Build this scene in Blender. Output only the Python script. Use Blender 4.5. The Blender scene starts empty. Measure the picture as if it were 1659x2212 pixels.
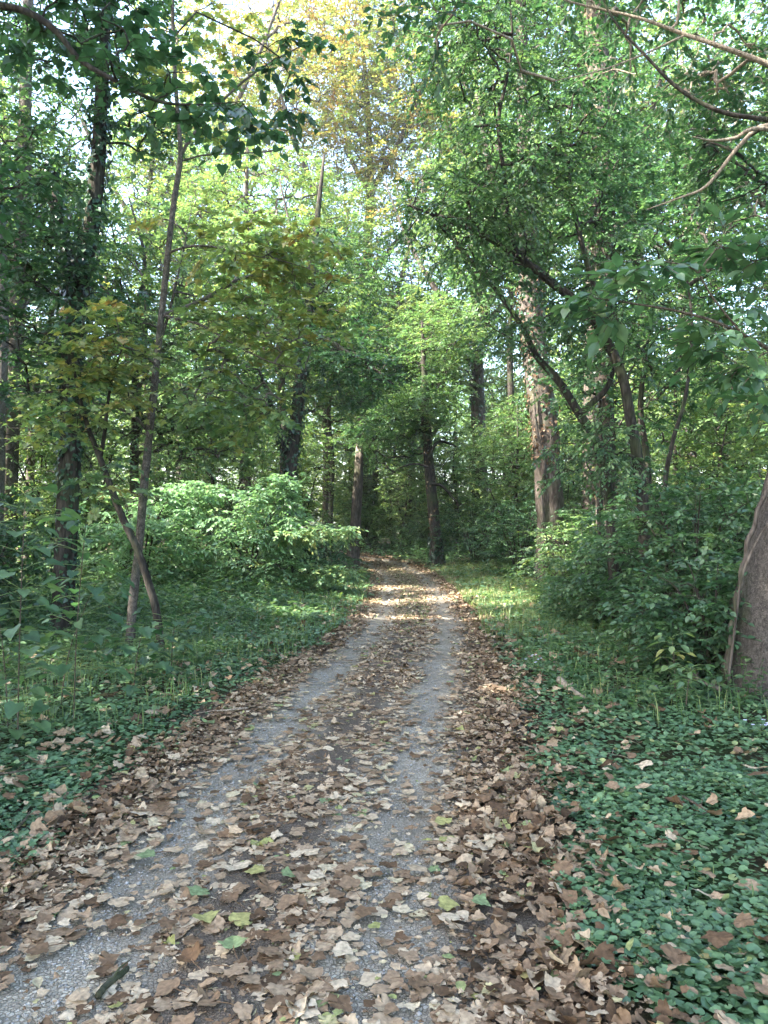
import bpy, math, random
import numpy as np
from mathutils import Vector

rng = np.random.default_rng(11)
random.seed(11)
S = bpy.context.scene
COL = S.collection
R = math.radians

# ------------------------------------------------------------------ camera frame helpers
F, CX, HY, EYE = 1662.0, 829.5, 1120.0, 1.7
def P(px, py, Y):
    """a photo pixel (1659 wide frame) at distance Y -> a world point"""
    return np.array([(px - CX) / F * Y, Y, EYE - (py - HY) / F * Y])
def PL(pts, Y):
    if np.isscalar(Y): return np.array([P(a, b, Y) for a, b in pts])
    return np.array([P(a, b, y) for (a, b), y in zip(pts, Y)])

# ------------------------------------------------------------------ materials
def mat(name):
    m = bpy.data.materials.new(name); m.use_nodes = True
    nt = m.node_tree; nt.nodes.clear()
    out = nt.nodes.new('ShaderNodeOutputMaterial')
    return m, nt, out
def N(nt, t, **kw):
    n = nt.nodes.new(t)
    for k, v in kw.items():
        if k in ('inputs',):
            for a, b in v.items(): n.inputs[a].default_value = b
        else: setattr(n, k, v)
    return n
def ramp(nt, stops):
    r = N(nt, 'ShaderNodeValToRGB')
    el = r.color_ramp.elements
    while len(el) < len(stops): el.new(0.5)
    for e, (p, c) in zip(el, stops):
        e.position = p; e.color = (*c, 1)
    return r

LEAF_STOPS = [(0.0, (0.026, 0.066, 0.034)), (0.25, (0.062, 0.130, 0.058)), (0.45, (0.135, 0.215, 0.085)),
              (0.60, (0.235, 0.285, 0.090)), (0.74, (0.33, 0.285, 0.085)), (0.88, (0.33, 0.18, 0.06)), (1.0, (0.16, 0.085, 0.045))]
SUNLIT_PALE_STOPS = [(0.0, (0.06, 0.13, 0.07)), (0.4, (0.20, 0.33, 0.17)), (0.55, (0.23, 0.34, 0.17)), (0.7, (0.36, 0.37, 0.13)), (1.0, (0.36, 0.26, 0.08))]  # pale leaf, lightened further: sun and open sky on the shrub put into colour
IVY_STOPS = [(0.0, (0.012, 0.040, 0.020)), (0.5, (0.030, 0.085, 0.034)), (0.8, (0.075, 0.14, 0.045)), (1.0, (0.16, 0.17, 0.06))]
COVER_STOPS = [(0.0, (0.034, 0.080, 0.038)), (0.45, (0.088, 0.170, 0.076)), (0.75, (0.150, 0.24, 0.105)), (0.92, (0.27, 0.29, 0.10)), (1.0, (0.28, 0.22, 0.10))]
GRASS_STOPS = [(0.0, (0.060, 0.115, 0.045)), (0.5, (0.125, 0.205, 0.075)), (0.8, (0.26, 0.28, 0.11)), (1.0, (0.38, 0.31, 0.18))]
DRY_STOPS = [(0.0, (0.040, 0.025, 0.014)), (0.25, (0.125, 0.076, 0.043)), (0.5, (0.255, 0.175, 0.110)), (0.72, (0.395, 0.300, 0.200)),
             (0.84, (0.49, 0.40, 0.285)), (0.92, (0.28, 0.27, 0.095)), (1.0, (0.16, 0.22, 0.11))]
def leaf_mat(name, stops, trans=0.35, rough=0.40, spec=0.55, mottle=18.0, mott=0.25):
    m, nt, out = mat(name)
    a = N(nt, 'ShaderNodeAttribute', attribute_name='tint')
    r = ramp(nt, stops); nt.links.new(a.outputs['Fac'], r.inputs[0])
    g = N(nt, 'ShaderNodeNewGeometry')
    no = N(nt, 'ShaderNodeTexNoise', inputs={'Scale': mottle, 'Detail': 3.0})
    nt.links.new(g.outputs['Position'], no.inputs['Vector'])
    mr = N(nt, 'ShaderNodeMapRange', inputs={1: 0.3, 2: 0.7, 3: 1 - mott, 4: 1 + mott})
    nt.links.new(no.outputs['Fac'], mr.inputs[0])
    mx = N(nt, 'ShaderNodeVectorMath', operation='SCALE')
    nt.links.new(r.outputs[0], mx.inputs[0]); nt.links.new(mr.outputs[0], mx.inputs['Scale'])
    b = N(nt, 'ShaderNodeBsdfPrincipled', inputs={'Roughness': rough, 'Specular IOR Level': spec})
    t = N(nt, 'ShaderNodeBsdfTranslucent')
    tc = N(nt, 'ShaderNodeMix', data_type='RGBA', blend_type='MULTIPLY')
    tc.inputs[0].default_value = 1.0; tc.inputs[7].default_value = (1.2, 1.38, 0.85, 1)
    nt.links.new(mx.outputs[0], tc.inputs[6])
    nt.links.new(mx.outputs[0], b.inputs['Base Color']); nt.links.new(tc.outputs[2], t.inputs['Color'])
    s = N(nt, 'ShaderNodeMixShader'); s.inputs[0].default_value = trans
    nt.links.new(b.outputs[0], s.inputs[1]); nt.links.new(t.outputs[0], s.inputs[2])
    nt.links.new(s.outputs[0], out.inputs[0])
    return m
def bark_mat(name, dark, light, moss=0.0, scale=1.0, along=3):
    m, nt, out = mat(name)
    g = N(nt, 'ShaderNodeNewGeometry')
    mp = N(nt, 'ShaderNodeMapping'); mp.inputs['Scale'].default_value = (14 * scale, 14 * scale, along * scale)
    nt.links.new(g.outputs['Position'], mp.inputs[0])
    n1 = N(nt, 'ShaderNodeTexNoise', inputs={'Scale': 1.0, 'Detail': 8.0, 'Roughness': 0.65})
    n2 = N(nt, 'ShaderNodeTexVoronoi', feature='DISTANCE_TO_EDGE', inputs={'Scale': 1.7})
    nt.links.new(mp.outputs[0], n1.inputs['Vector']); nt.links.new(mp.outputs[0], n2.inputs['Vector'])
    ad = N(nt, 'ShaderNodeMath', operation='MULTIPLY_ADD', inputs={1: 0.5})
    nt.links.new(n2.outputs['Distance'], ad.inputs[0]); nt.links.new(n1.outputs['Fac'], ad.inputs[2])
    r = ramp(nt, [(0.32, tuple(c * 0.45 for c in dark)), (0.5, dark), (0.72, light)])
    nt.links.new(ad.outputs[0], r.inputs[0])
    n3 = N(nt, 'ShaderNodeTexNoise', inputs={'Scale': 2.2, 'Detail': 4.0})
    nt.links.new(g.outputs['Position'], n3.inputs['Vector'])
    mr = N(nt, 'ShaderNodeMapRange', inputs={1: 0.52, 2: 0.68, 3: 0.0, 4: moss}); nt.links.new(n3.outputs['Fac'], mr.inputs[0])
    mx = N(nt, 'ShaderNodeMix', data_type='RGBA'); mx.inputs[7].default_value = (0.06, 0.085, 0.03, 1)
    nt.links.new(mr.outputs[0], mx.inputs[0]); nt.links.new(r.outputs[0], mx.inputs[6])
    b = N(nt, 'ShaderNodeBsdfPrincipled', inputs={'Roughness': 0.9, 'Specular IOR Level': 0.15})
    nt.links.new(mx.outputs[2], b.inputs['Base Color'])
    bp = N(nt, 'ShaderNodeBump', inputs={'Strength': 0.9, 'Distance': 0.02}); nt.links.new(ad.outputs[0], bp.inputs['Height'])
    nt.links.new(bp.outputs[0], b.inputs['Normal']); nt.links.new(b.outputs[0], out.inputs[0])
    return m

M = {}
M['leaf'] = leaf_mat('broad_leaf', LEAF_STOPS, 0.42)
M['pale'] = leaf_mat('sunlit_pale_shrub_leaf', SUNLIT_PALE_STOPS, 0.4)  # left shrubs only; part of their sunlit brightness is in this colour
M['ivy'] = leaf_mat('ivy_leaf', IVY_STOPS, 0.15, 0.35, 0.5)
M['cover'] = leaf_mat('ground_cover_leaf', COVER_STOPS, 0.2, 0.42, 0.5, 40, 0.2)
M['grass'] = leaf_mat('grass_blade', GRASS_STOPS, 0.35, 0.5, 0.3, 6, 0.25)
M['dry'] = leaf_mat('dry_leaf', DRY_STOPS, 0.12, 0.7, 0.15, 55, 0.34)
M['bark'] = bark_mat('grey_brown_bark', (0.058, 0.046, 0.037), (0.135, 0.112, 0.092), 0.35)
M['bark_dark'] = bark_mat('dark_bark', (0.032, 0.027, 0.022), (0.080, 0.068, 0.054), 0.5)
M['bark_smooth'] = bark_mat('smooth_grey_bark', (0.085, 0.072, 0.060), (0.145, 0.124, 0.103), 0.35, 1.6, 12)
M['bark_big'] = bark_mat('mottled_brown_bark', (0.055, 0.047, 0.040), (0.118, 0.103, 0.089), 0.35, 3.0, 9)
M['bark_pale'] = bark_mat('pale_bark', (0.26, 0.22, 0.17), (0.46, 0.40, 0.32), 0.1, 1.2)
M['bark_sapling'] = bark_mat('young_maple_bark', (0.075, 0.064, 0.054), (0.165, 0.142, 0.118), 0.25, 2.2, 8)
M['twig'] = bark_mat('twig_bark', (0.07, 0.055, 0.04), (0.15, 0.12, 0.09), 0.2, 3)
M['twig_pale'] = bark_mat('pale_twig_bark', (0.24, 0.19, 0.14), (0.40, 0.33, 0.25), 0.0, 3)
def plain(name, c, rough=0.6):
    m, nt, out = mat(name)
    g = N(nt, 'ShaderNodeNewGeometry')
    no = N(nt, 'ShaderNodeTexNoise', inputs={'Scale': 60.0}); nt.links.new(g.outputs['Position'], no.inputs['Vector'])
    r = ramp(nt, [(0.3, tuple(x * 0.8 for x in c)), (0.7, tuple(min(1, x * 1.15) for x in c))]); nt.links.new(no.outputs['Fac'], r.inputs[0])
    b = N(nt, 'ShaderNodeBsdfPrincipled', inputs={'Roughness': rough}); nt.links.new(r.outputs[0], b.inputs['Base Color'])
    nt.links.new(b.outputs[0], out.inputs[0]); return m
M['petal'] = plain('pale_lilac_petal', (0.62, 0.62, 0.78))
M['yellow'] = plain('yellow_floret', (0.65, 0.50, 0.05))
M['stone'] = plain('limestone_chip', (0.34, 0.33, 0.31), 0.85)

SUNAZ, SUNEL = R(246), R(45)     # azimuth clockwise from +Y (the way the camera looks)
SUNV = np.array([math.sin(SUNAZ) * math.cos(SUNEL), math.cos(SUNAZ) * math.cos(SUNEL), math.sin(SUNEL)])
# openings in the canopy: no leaf spray grows where the sun finds its way down to these spots
GAPS = [((x, 12.9, 0), 0.32) for x in (-0.7, -0.2, 0.3, 0.8, 1.3, 1.8)] + [((2.1, 16.2, 0.1), 0.9), ((2.4, 14.6, 0.1), 0.6), ((-2.9, 16.0, 2.3), 1.0), ((-4.8, 15.5, 2.3), 0.8), ((-2.3, 15.8, 1.6), 0.7), ((-1.5, 14.8, 1.5), 0.5), ((-3.8, 15, 2.4), 0.6), ((1.15, 7.25, 0), 0.18), ((0.5, 18.5, 0), 0.6),
        ((-1.6, 13.0, 0.1), 0.5), ((3.2, 14.6, 1.7), 0.6), ((0.3, 26.5, 0), 0.5), ((0.8, 33, 3.0), 1.0), ((-0.9, 36, 3.5), 1.0), ((4.0, 18.6, 4.0), 0.5), ((4.0, 18.4, 5.6), 0.5), ((5.6, 10.0, 2.2), 0.5)]
def in_gap(A):
    k = np.zeros(len(A), bool)
    for T, r in GAPS:
        d = A - np.array(T); t = d @ SUNV
        k |= (t > 0.6) & (np.linalg.norm(d - t[:, None] * SUNV, axis=1) < r + 0.22)
    return k

# ------------------------------------------------------------------ mesh builder
class MB:
    def __init__(s): s.V = []; s.Fs = []; s.T = []; s.n = 0
    def add(s, V, F, tint=0.5):
        V = np.asarray(V, np.float32).reshape(-1, 3)
        F = [np.asarray(f, np.int64) for f in (F if isinstance(F, list) else [F])]
        for f in F:
            s.Fs.append(f + s.n)
            t = np.asarray(tint, np.float32)
            s.T.append(np.full(len(f), float(t), np.float32) if t.ndim == 0 else t)
        s.V.append(V); s.n += len(V)
    def mesh(s, name, m, smooth=False):
        me = bpy.data.meshes.new(name)
        V = np.concatenate(s.V) if s.V else np.zeros((0, 3), np.float32)
        me.vertices.add(len(V)); me.vertices.foreach_set('co', V.ravel())
        loops = np.concatenate([f.ravel() for f in s.Fs]).astype(np.int32)
        tot = np.concatenate([np.full(len(f), f.shape[1], np.int32) for f in s.Fs])
        start = np.concatenate([[0], np.cumsum(tot)[:-1]]).astype(np.int32)
        me.loops.add(len(loops)); me.loops.foreach_set('vertex_index', loops)
        me.polygons.add(len(tot)); me.polygons.foreach_set('loop_start', start); me.polygons.foreach_set('loop_total', tot)
        a = me.attributes.new('tint', 'FLOAT', 'FACE'); a.data.foreach_set('value', np.concatenate(s.T).astype(np.float32))
        me.update(calc_edges=True); me.validate()
        if smooth: me.polygons.foreach_set('use_smooth', np.ones(len(me.polygons), bool))
        me.materials.append(m)
        return me
    def build(s, name, m, parent=None, smooth=False):
        o = bpy.data.objects.new(name, s.mesh(name, m, smooth)); COL.objects.link(o)
        if parent is not None: o.parent = parent
        return o
    def shifted(s, off):
        off = np.asarray(off, np.float32)
        s.V = [v - off for v in s.V]; return s
def tag(o, label, cat, group=None, kind=None):
    if label: o['label'] = label
    if cat: o['category'] = cat
    if group: o['group'] = group
    if kind: o['kind'] = kind
    return o
def empty(name, loc):
    o = bpy.data.objects.new(name, None); COL.objects.link(o); o.location = [float(v) for v in loc]; o.empty_display_size = 0.3
    return o
def copy_tree(o, parent=None):
    c = o.copy(); COL.objects.link(c)
    if parent is not None: c.parent = parent
    for ch in [x for x in COL.objects if x.parent is o]: copy_tree(ch, c)
    return c

def nrm(a): return a / np.maximum(np.linalg.norm(a, axis=-1, keepdims=True), 1e-9)

def tubes(mb, Pts, Rad, sides=4, tint=0.5):
    """many tubes at once: Pts (n,m,3), Rad (n,m)"""
    Pts = np.asarray(Pts, float); Rad = np.asarray(Rad, float)
    n, m, _ = Pts.shape
    d = np.empty_like(Pts); d[:, 1:-1] = Pts[:, 2:] - Pts[:, :-2]; d[:, 0] = Pts[:, 1] - Pts[:, 0]; d[:, -1] = Pts[:, -1] - Pts[:, -2]
    d = nrm(d)
    mean = nrm(Pts[:, -1] - Pts[:, 0])
    ref = np.where(np.abs(mean[:, 2:3]) > 0.8, np.array([[1.0, 0.2, 0]]), np.array([[0.1, 0.2, 1.0]]))[:, None, :]
    u = nrm(np.cross(d, ref)); v = np.cross(d, u)
    a = np.arange(sides) * 2 * np.pi / sides
    V = Pts[:, :, None, :] + Rad[:, :, None, None] * (np.cos(a)[None, None, :, None] * u[:, :, None, :] + np.sin(a)[None, None, :, None] * v[:, :, None, :])
    idx = np.arange(n * m * sides).reshape(n, m, sides)
    nx = np.roll(idx, -1, axis=2)
    q = np.stack([idx[:, :-1], nx[:, :-1], nx[:, 1:], idx[:, 1:]], -1).reshape(-1, 4)
    mb.add(V.reshape(-1, 3), q, tint)
def smooth_line(pts, n, radii):
    """Catmull-Rom through pts, n samples, radii interpolated"""
    pts = np.asarray(pts, float); radii = np.asarray(radii, float)
    k = len(pts)
    if len(radii) != k: radii = np.interp(np.linspace(0, 1, k), np.linspace(0, 1, len(radii)), radii)
    ext = np.vstack([2 * pts[0] - pts[1], pts, 2 * pts[-1] - pts[-2]])
    t = np.linspace(0, k - 1 - 1e-6, n); i = t.astype(int); f = (t - i)[:, None]
    p0, p1, p2, p3 = ext[i], ext[i + 1], ext[i + 2], ext[i + 3]
    q = 0.5 * (2 * p1 + (p2 - p0) * f + (2 * p0 - 5 * p1 + 4 * p2 - p3) * f ** 2 + (3 * p1 - p0 - 3 * p2 + p3) * f ** 3)
    return q, np.interp(t, np.arange(k), radii)
def trunk_tube(mb, pts, rad, sides=12, rough=0.06, flare=0.0):
    """one bumpy tapered trunk; flare widens its foot with root ridges"""
    pts = np.asarray(pts, float); rad = np.asarray(rad, float); m = len(pts)
    d = np.gradient(pts, axis=0); d = nrm(d)
    u = nrm(np.cross(d, np.array([0.05, 1.0, 0.1]))); v = np.cross(d, u)
    a = np.arange(sides) * 2 * np.pi / sides
    ph = rng.uniform(0, 6.28, 4)
    s = np.concatenate([[0], np.cumsum(np.linalg.norm(np.diff(pts, axis=0), axis=1))])[:, None]
    bump = 1 + rough * (np.sin(3 * a + ph[0] + 1.1 * s) * 0.6 + np.sin(5 * a + ph[1] - 2.3 * s) * 0.5 + np.sin(2 * a + ph[2] + 5 * s) * 0.4 + rng.normal(0, 0.35, (m, sides)))
    if flare: bump = bump + flare * np.exp(-s / (rad[0] * 1.6)) * (0.6 + 0.55 * np.sin(5 * a + ph[3]))
    rr = rad[:, None] * bump
    V = pts[:, None, :] + rr[..., None] * (np.cos(a)[None, :, None] * u[:, None, :] + np.sin(a)[None, :, None] * v[:, None, :])
    idx = np.arange(m * sides).reshape(m, sides); nx = np.roll(idx, -1, 1)
    q = np.stack([idx[:-1], nx[:-1], nx[1:], idx[1:]], -1).reshape(-1, 4)
    mb.add(V.reshape(-1, 3), [q, idx[-1][None, :]], 0.5)

# leaf templates: (verts, faces) tip along +y, unit length, normal +z
T_KITE = (np.array([(0, 0, 0), (0.27, 0.42, 0.07), (0, 1, -0.04), (-0.27, 0.42, 0.07)]), np.array([(0, 1, 2, 3)]))
T_OVAL = (np.array([(0, 0, 0), (0.24, 0.22, 0.07), (0.27, 0.55, 0.06), (0, 1, -0.10), (-0.27, 0.55, 0.06), (-0.24, 0.22, 0.07)]),
          np.array([(0, 1, 2, 3), (0, 3, 4, 5)]))
T_HEART = (np.array([(0, 0.08, 0), (0.30, -0.05, 0.05), (0.46, 0.25, 0.06), (0.26, 0.66, 0.03), (0, 1, -0.08), (-0.26, 0.66, 0.03), (-0.46, 0.25, 0.06), (-0.30, -0.05, 0.05)]),
           np.array([(0, 1, 2, 3), (0, 5, 6, 7)]))
T_HEART = (T_HEART[0], [np.array([(0, 1, 2, 3, 4), (0, 4, 5, 6, 7)])])
def maple_template():
    half = [(0.10, -0.05), (0.42, -0.02), (0.30, 0.16), (0.40, 0.22), (0.66, 0.40), (0.42, 0.44), (0.36, 0.56), (0.22, 0.50), (0.26, 0.70), (0.13, 0.76)]
    out = [(0, 0.0)] + half + [(0, 1.02)] + [(-x, y) for x, y in half[::-1]]
    V = np.array([(x, y, 0.16 * abs(x) - 0.12 * y * y) for x, y in out]); n = len(out)
    k = len(half) + 1
    return V, [np.array([tuple(range(0, k + 1))]), np.array([(0,) + tuple(range(k, n))])]
T_MAPLE = maple_template()
def round_template(n=8):
    a = np.linspace(0.35, 2 * np.pi - 0.35, n) - np.pi / 2
    V = [(0, 0.42, -0.05)] + [(0.52 * math.cos(t) * (1 + 0.05 * (-1) ** i), 0.5 + 0.5 * math.sin(t) * (1 + 0.05 * (-1) ** i), 0.05) for i, t in enumerate(a)]
    return np.array(V), [np.array([(0, i, i + 1) for i in range(1, n)])]
T_ROUND = round_template(9)
T_HEX = (np.array([(0, 0.1, 0), (0.45, 0.2, 0.05), (0.48, 0.65, 0.03), (0, 1, 0), (-0.48, 0.65, 0.03), (-0.45, 0.2, 0.05)]), [np.array([(0, 1, 2, 3), (0, 3, 4, 5)])])
def leaves(mb, tpl, pos, axis, normal, size, tint):
    """place n copies of a leaf template"""
    TV, TF = tpl; TF = TF if isinstance(TF, list) else [TF]
    pos = np.asarray(pos, float).reshape(-1, 3); n = len(pos)
    if n == 0: return
    y = nrm(np.asarray(axis, float)); x = nrm(np.cross(y, normal)); z = np.cross(x, y)
    size = np.broadcast_to(np.asarray(size, float), (n,))
    V = pos[:, None, :] + size[:, None, None] * (TV[None, :, 0:1] * x[:, None, :] + TV[None, :, 1:2] * y[:, None, :] + TV[None, :, 2:3] * z[:, None, :])
    off = (np.arange(n) * len(TV))[:, None, None]
    tint = np.broadcast_to(np.clip(np.asarray(tint, float), 0, 1), (n,))
    base = mb.n
    mb.V.append(V.reshape(-1, 3).astype(np.float32)); mb.n += n * len(TV)
    for f in TF:
        mb.Fs.append((f[None] + off).reshape(-1, f.shape[1]) + base); mb.T.append(np.repeat(tint, len(f)).astype(np.float32))

def sprays(lb, tb, A, D, size=0.45, twigs=4, per=9, leaf=0.09, tpl=T_OVAL, tint=0.3, tvar=0.06, droop=0.25, flat=0.35, twig_r=0.003, lvar=0.06):
    """at each point A a small fan of twigs heading along D, leaves alternate on both sides"""
    n = len(A)
    if n == 0: return
    D = nrm(D * np.array([1, 1, flat]) + rng.normal(0, 0.12, (n, 3)))
    yaw = (np.linspace(-1.15, 1.15, twigs)[None] + rng.normal(0, 0.25, (n, twigs)))
    c, s_ = np.cos(yaw), np.sin(yaw)
    d = np.stack([D[:, None, 0] * c - D[:, None, 1] * s_, D[:, None, 0] * s_ + D[:, None, 1] * c, np.broadcast_to(D[:, None, 2], c.shape) + rng.normal(0, 0.22, c.shape)], -1)
    d = nrm(d)
    L = size * rng.uniform(0.55, 1.15, (n, twigs)) * (1 - 0.3 * np.abs(np.linspace(-1, 1, twigs))[None])
    t3 = np.array([0, 0.5, 1.0])
    back = (-0.25 * size * D)[:, None, None, :] * 0
    pts = A[:, None, None, :] + back + d[:, :, None, :] * (L[..., None] * t3)[..., None]
    pts[..., 2] -= droop * L[..., None] * t3 ** 2
    if tb is not None:
        tubes(tb, pts.reshape(-1, 3, 3), np.tile(np.array([twig_r, twig_r * 0.8, twig_r * 0.4]), (n * twigs, 1)), 3)
    tt = (np.arange(per) + 0.6) / per
    tt = np.clip(tt[None, None] + rng.normal(0, 0.05, (n, twigs, per)), 0.05, 1.05)
    pos = A[:, None, None, :] + d[:, :, None, :] * (L[..., None] * tt)[..., None]
    pos[..., 2] -= droop * L[..., None] * tt ** 2
    side = np.where(np.arange(per) % 2 == 0, 1.0, -1.0)
    ang = side * rng.uniform(0.5, 1.2, (n, twigs, per)); ang[..., -1] = rng.normal(0, 0.2, (n, twigs))
    ca, sa = np.cos(ang), np.sin(ang)
    ax = np.stack([d[:, :, None, 0] * ca - d[:, :, None, 1] * sa, d[:, :, None, 0] * sa + d[:, :, None, 1] * ca, d[:, :, None, 2] - droop * 0.9 + rng.normal(0, 0.25, ca.shape)], -1)
    nor = np.stack([rng.normal(0, 0.42, ca.shape), rng.normal(0, 0.42, ca.shape), np.ones(ca.shape)], -1)
    tn = np.broadcast_to(np.asarray(tint, float), (n,))[:, None, None] + rng.normal(0, tvar, (n, 1, 1)) + rng.normal(0, lvar, ca.shape)
    sz = leaf * rng.uniform(0.65, 1.2, ca.shape)
    leaves(lb, tpl, pos.reshape(-1, 3), ax.reshape(-1, 3), nor.reshape(-1, 3), sz.ravel(), tn.ravel())

def grow(bbs, skel, A, twig_r=0.007, min_z=None, power=0.42):
    """join every point of A to the nearest wood that is there already (nearest to the skeleton first); adds branch tubes to bbs(k), k the skeleton line they spring from; returns growth directions and k"""
    nodes = []; own = []
    for k, (pts, _) in enumerate(skel):
        for p in pts: nodes.append(p); own.append(-1 - k)
    nodes = np.array(nodes); own = np.array(own)
    if min_z is not None:
        k = nodes[:, 2] > min_z
        if k.sum() > 2: nodes, own = nodes[k], own[k]
    d0 = np.min(np.linalg.norm(A[:, None] - nodes[None], axis=2), axis=1)
    n = len(A); par = np.full(n, -1); root = np.zeros(n, int); cur = np.zeros((n, 5, 3)); D = np.zeros((n, 3))
    cap = len(nodes) + 3 * n; NN = np.zeros((cap, 3)); OO = np.zeros(cap, int); NN[:len(nodes)] = nodes; OO[:len(nodes)] = own; c = len(nodes)
    tt = np.linspace(0, 1, 5)
    for i in np.argsort(d0):
        a = A[i]
        dv = NN[:c] - a
        w = np.sqrt((dv ** 2).sum(1)) + np.maximum(dv[:, 2], 0) * 0.6
        j = int(np.argmin(w)); p0 = NN[j]; L = w[j]
        q = p0[None] + (a - p0)[None] * tt[:, None]
        q[1:4] += rng.normal(0, 0.05 * L, (3, 3)); q[:, 2] += 0.10 * L * np.sin(np.pi * tt)
        cur[i] = q; par[i] = OO[j]; root[i] = root[OO[j]] if OO[j] >= 0 else -1 - OO[j]; D[i] = a - q[2]
        NN[c:c + 3] = q[[2, 3, 4]]; OO[c:c + 3] = i; c += 3
    order = np.argsort(d0); cnt = np.ones(n)
    for i in order[::-1]:
        if par[i] >= 0: cnt[par[i]] += cnt[i]
    r = twig_r * cnt ** power
    rad = np.linspace(1.0, 0.6, 5)[None] * r[:, None]
    big = r > twig_r * 2.2
    for k in np.unique(root):
        for sel, ns in ((big & (root == k), 6), (~big & (root == k), 4)):
            if sel.any(): tubes(bbs(int(k)), cur[sel], rad[sel], ns)
    return nrm(D), root
DEN = 2.0
def ell(c, r, n):
    """n points in an ellipsoid, pulled a little towards its skin"""
    n = int(n * DEN)
    v = nrm(rng.normal(0, 1, (n, 3))) * (rng.uniform(0, 1, (n, 1)) ** 0.42)
    return np.asarray(c)[None] + v * np.asarray(r)[None]
def ivy_on(lb, pts, rad, n, leaf=0.065, tint=0.4, zlo=None, zhi=None, out=0.05, tvar=0.18, tpl=T_HEART):
    """leaves lying over a trunk"""
    pts = np.asarray(pts); m = len(pts)
    t = rng.uniform(0, m - 1.001, n); i = t.astype(int); f = (t - i)[:, None]
    c = pts[i] * (1 - f) + pts[i + 1] * f; r = np.interp(t, np.arange(m), rad)
    ph = rng.uniform(0, 2 * np.pi, n)
    dr = np.stack([np.cos(ph), np.sin(ph), np.zeros(n)], -1)
    pos = c + dr * (r * 1.02 + rng.uniform(0.0, 1, n) ** 2 * out + 0.008)[:, None]
    keep = np.ones(n, bool)
    if zlo is not None: keep &= pos[:, 2] > zlo
    if zhi is not None: keep &= pos[:, 2] < zhi
    keep &= (np.sin(pos[:, 2] * 2.1 + ph * 2) + np.sin(pos[:, 2] * 5.3 - ph * 3) + rng.normal(0, 0.7, n)) > -1.0
    ax = np.stack([rng.normal(0, 0.5, n), rng.normal(0, 0.5, n), -np.ones(n)], -1) + dr * 0.3
    no = dr + np.stack([rng.normal(0, 0.3, n), rng.normal(0, 0.3, n), rng.uniform(0, 0.7, n)], -1)
    leaves(lb, tpl, pos[keep], ax[keep], no[keep], (leaf * rng.uniform(0.6, 1.25, n))[keep], (tint + rng.normal(0, tvar, n))[keep])

# ------------------------------------------------------------------ path and ground
PATH = np.array([(-1.6, -30), (-1.3, -12), (-0.95, -3), (-0.75, 0), (-0.62, 2), (-0.58, 3.3), (-0.38, 5.3), (-0.07, 7.85), (0.31, 10.9), (0.54, 14), (0.64, 18), (0.60, 21.5),
                 (0.35, 24.5), (-0.25, 27.3), (-1.4, 29.6), (-3.2, 31.2), (-6, 32.6), (-11, 34), (-20, 36), (-34, 38)])
PC, _ = smooth_line(PATH, 420, np.ones(len(PATH)))
PS = np.concatenate([[0], np.cumsum(np.linalg.norm(np.diff(PC, axis=0), axis=1))])
PTAN = nrm(np.gradient(PC, axis=0)); PNOR = np.stack([PTAN[:, 1], -PTAN[:, 0]], -1)   # to the right
def half_w(y): return np.interp(y, [2, 4, 7.6, 10.5, 16, 22, 30], [1.36, 1.32, 1.27, 1.10, 0.99, 0.97, 1.0])
def path_lat(x, y):
    """signed distance to the path's middle line"""
    x = np.atleast_1d(np.asarray(x, float)); y = np.atleast_1d(np.asarray(y, float)); out = np.empty(len(x))
    for a in range(0, len(x), 20000):
        b = slice(a, a + 20000)
        d2 = (x[b, None] - PC[None, :, 0]) ** 2 + (y[b, None] - PC[None, :, 1]) ** 2
        j = d2.argmin(1)
        out[b] = np.sqrt(d2[np.arange(len(j)), j]) * np.sign((x[b] - PC[j, 0]) * PNOR[j, 0] + (y[b] - PC[j, 1]) * PNOR[j, 1])
    return out
def wob(x, y, k=1.0, s=0.0):
    return (np.sin(1.3 * k * x + 2.1 * k * y + 1 + s) + np.sin(-2.3 * k * x + 1.7 * k * y + 4.2 + 2 * s) + np.sin(3.1 * k * x + 0.6 * k * y + 2.2 - s) + np.sin(0.7 * k * x - 3.3 * k * y + s)) / 4
def rise(y):
    """the ground climbs a little beyond the bend"""
    t = np.clip((np.asarray(y, float) - 23) / 10, 0, 1); return 0.24 * t * t * (3 - 2 * t)
def gh(x, y, lat=None):
    x = np.asarray(x, float); y = np.asarray(y, float)
    lat = path_lat(x, y) if lat is None else lat
    e = np.clip((np.abs(lat) - half_w(y) + 0.1) / 1.6, 0, 1); e = e * e * (3 - 2 * e)
    return rise(y) + e * (0.07 + 0.05 * wob(x, y, 0.9) + 0.10 * wob(x, y, 0.23, 1.0))
def gz(x, y): return float(gh([x], [y])[0])

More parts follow.
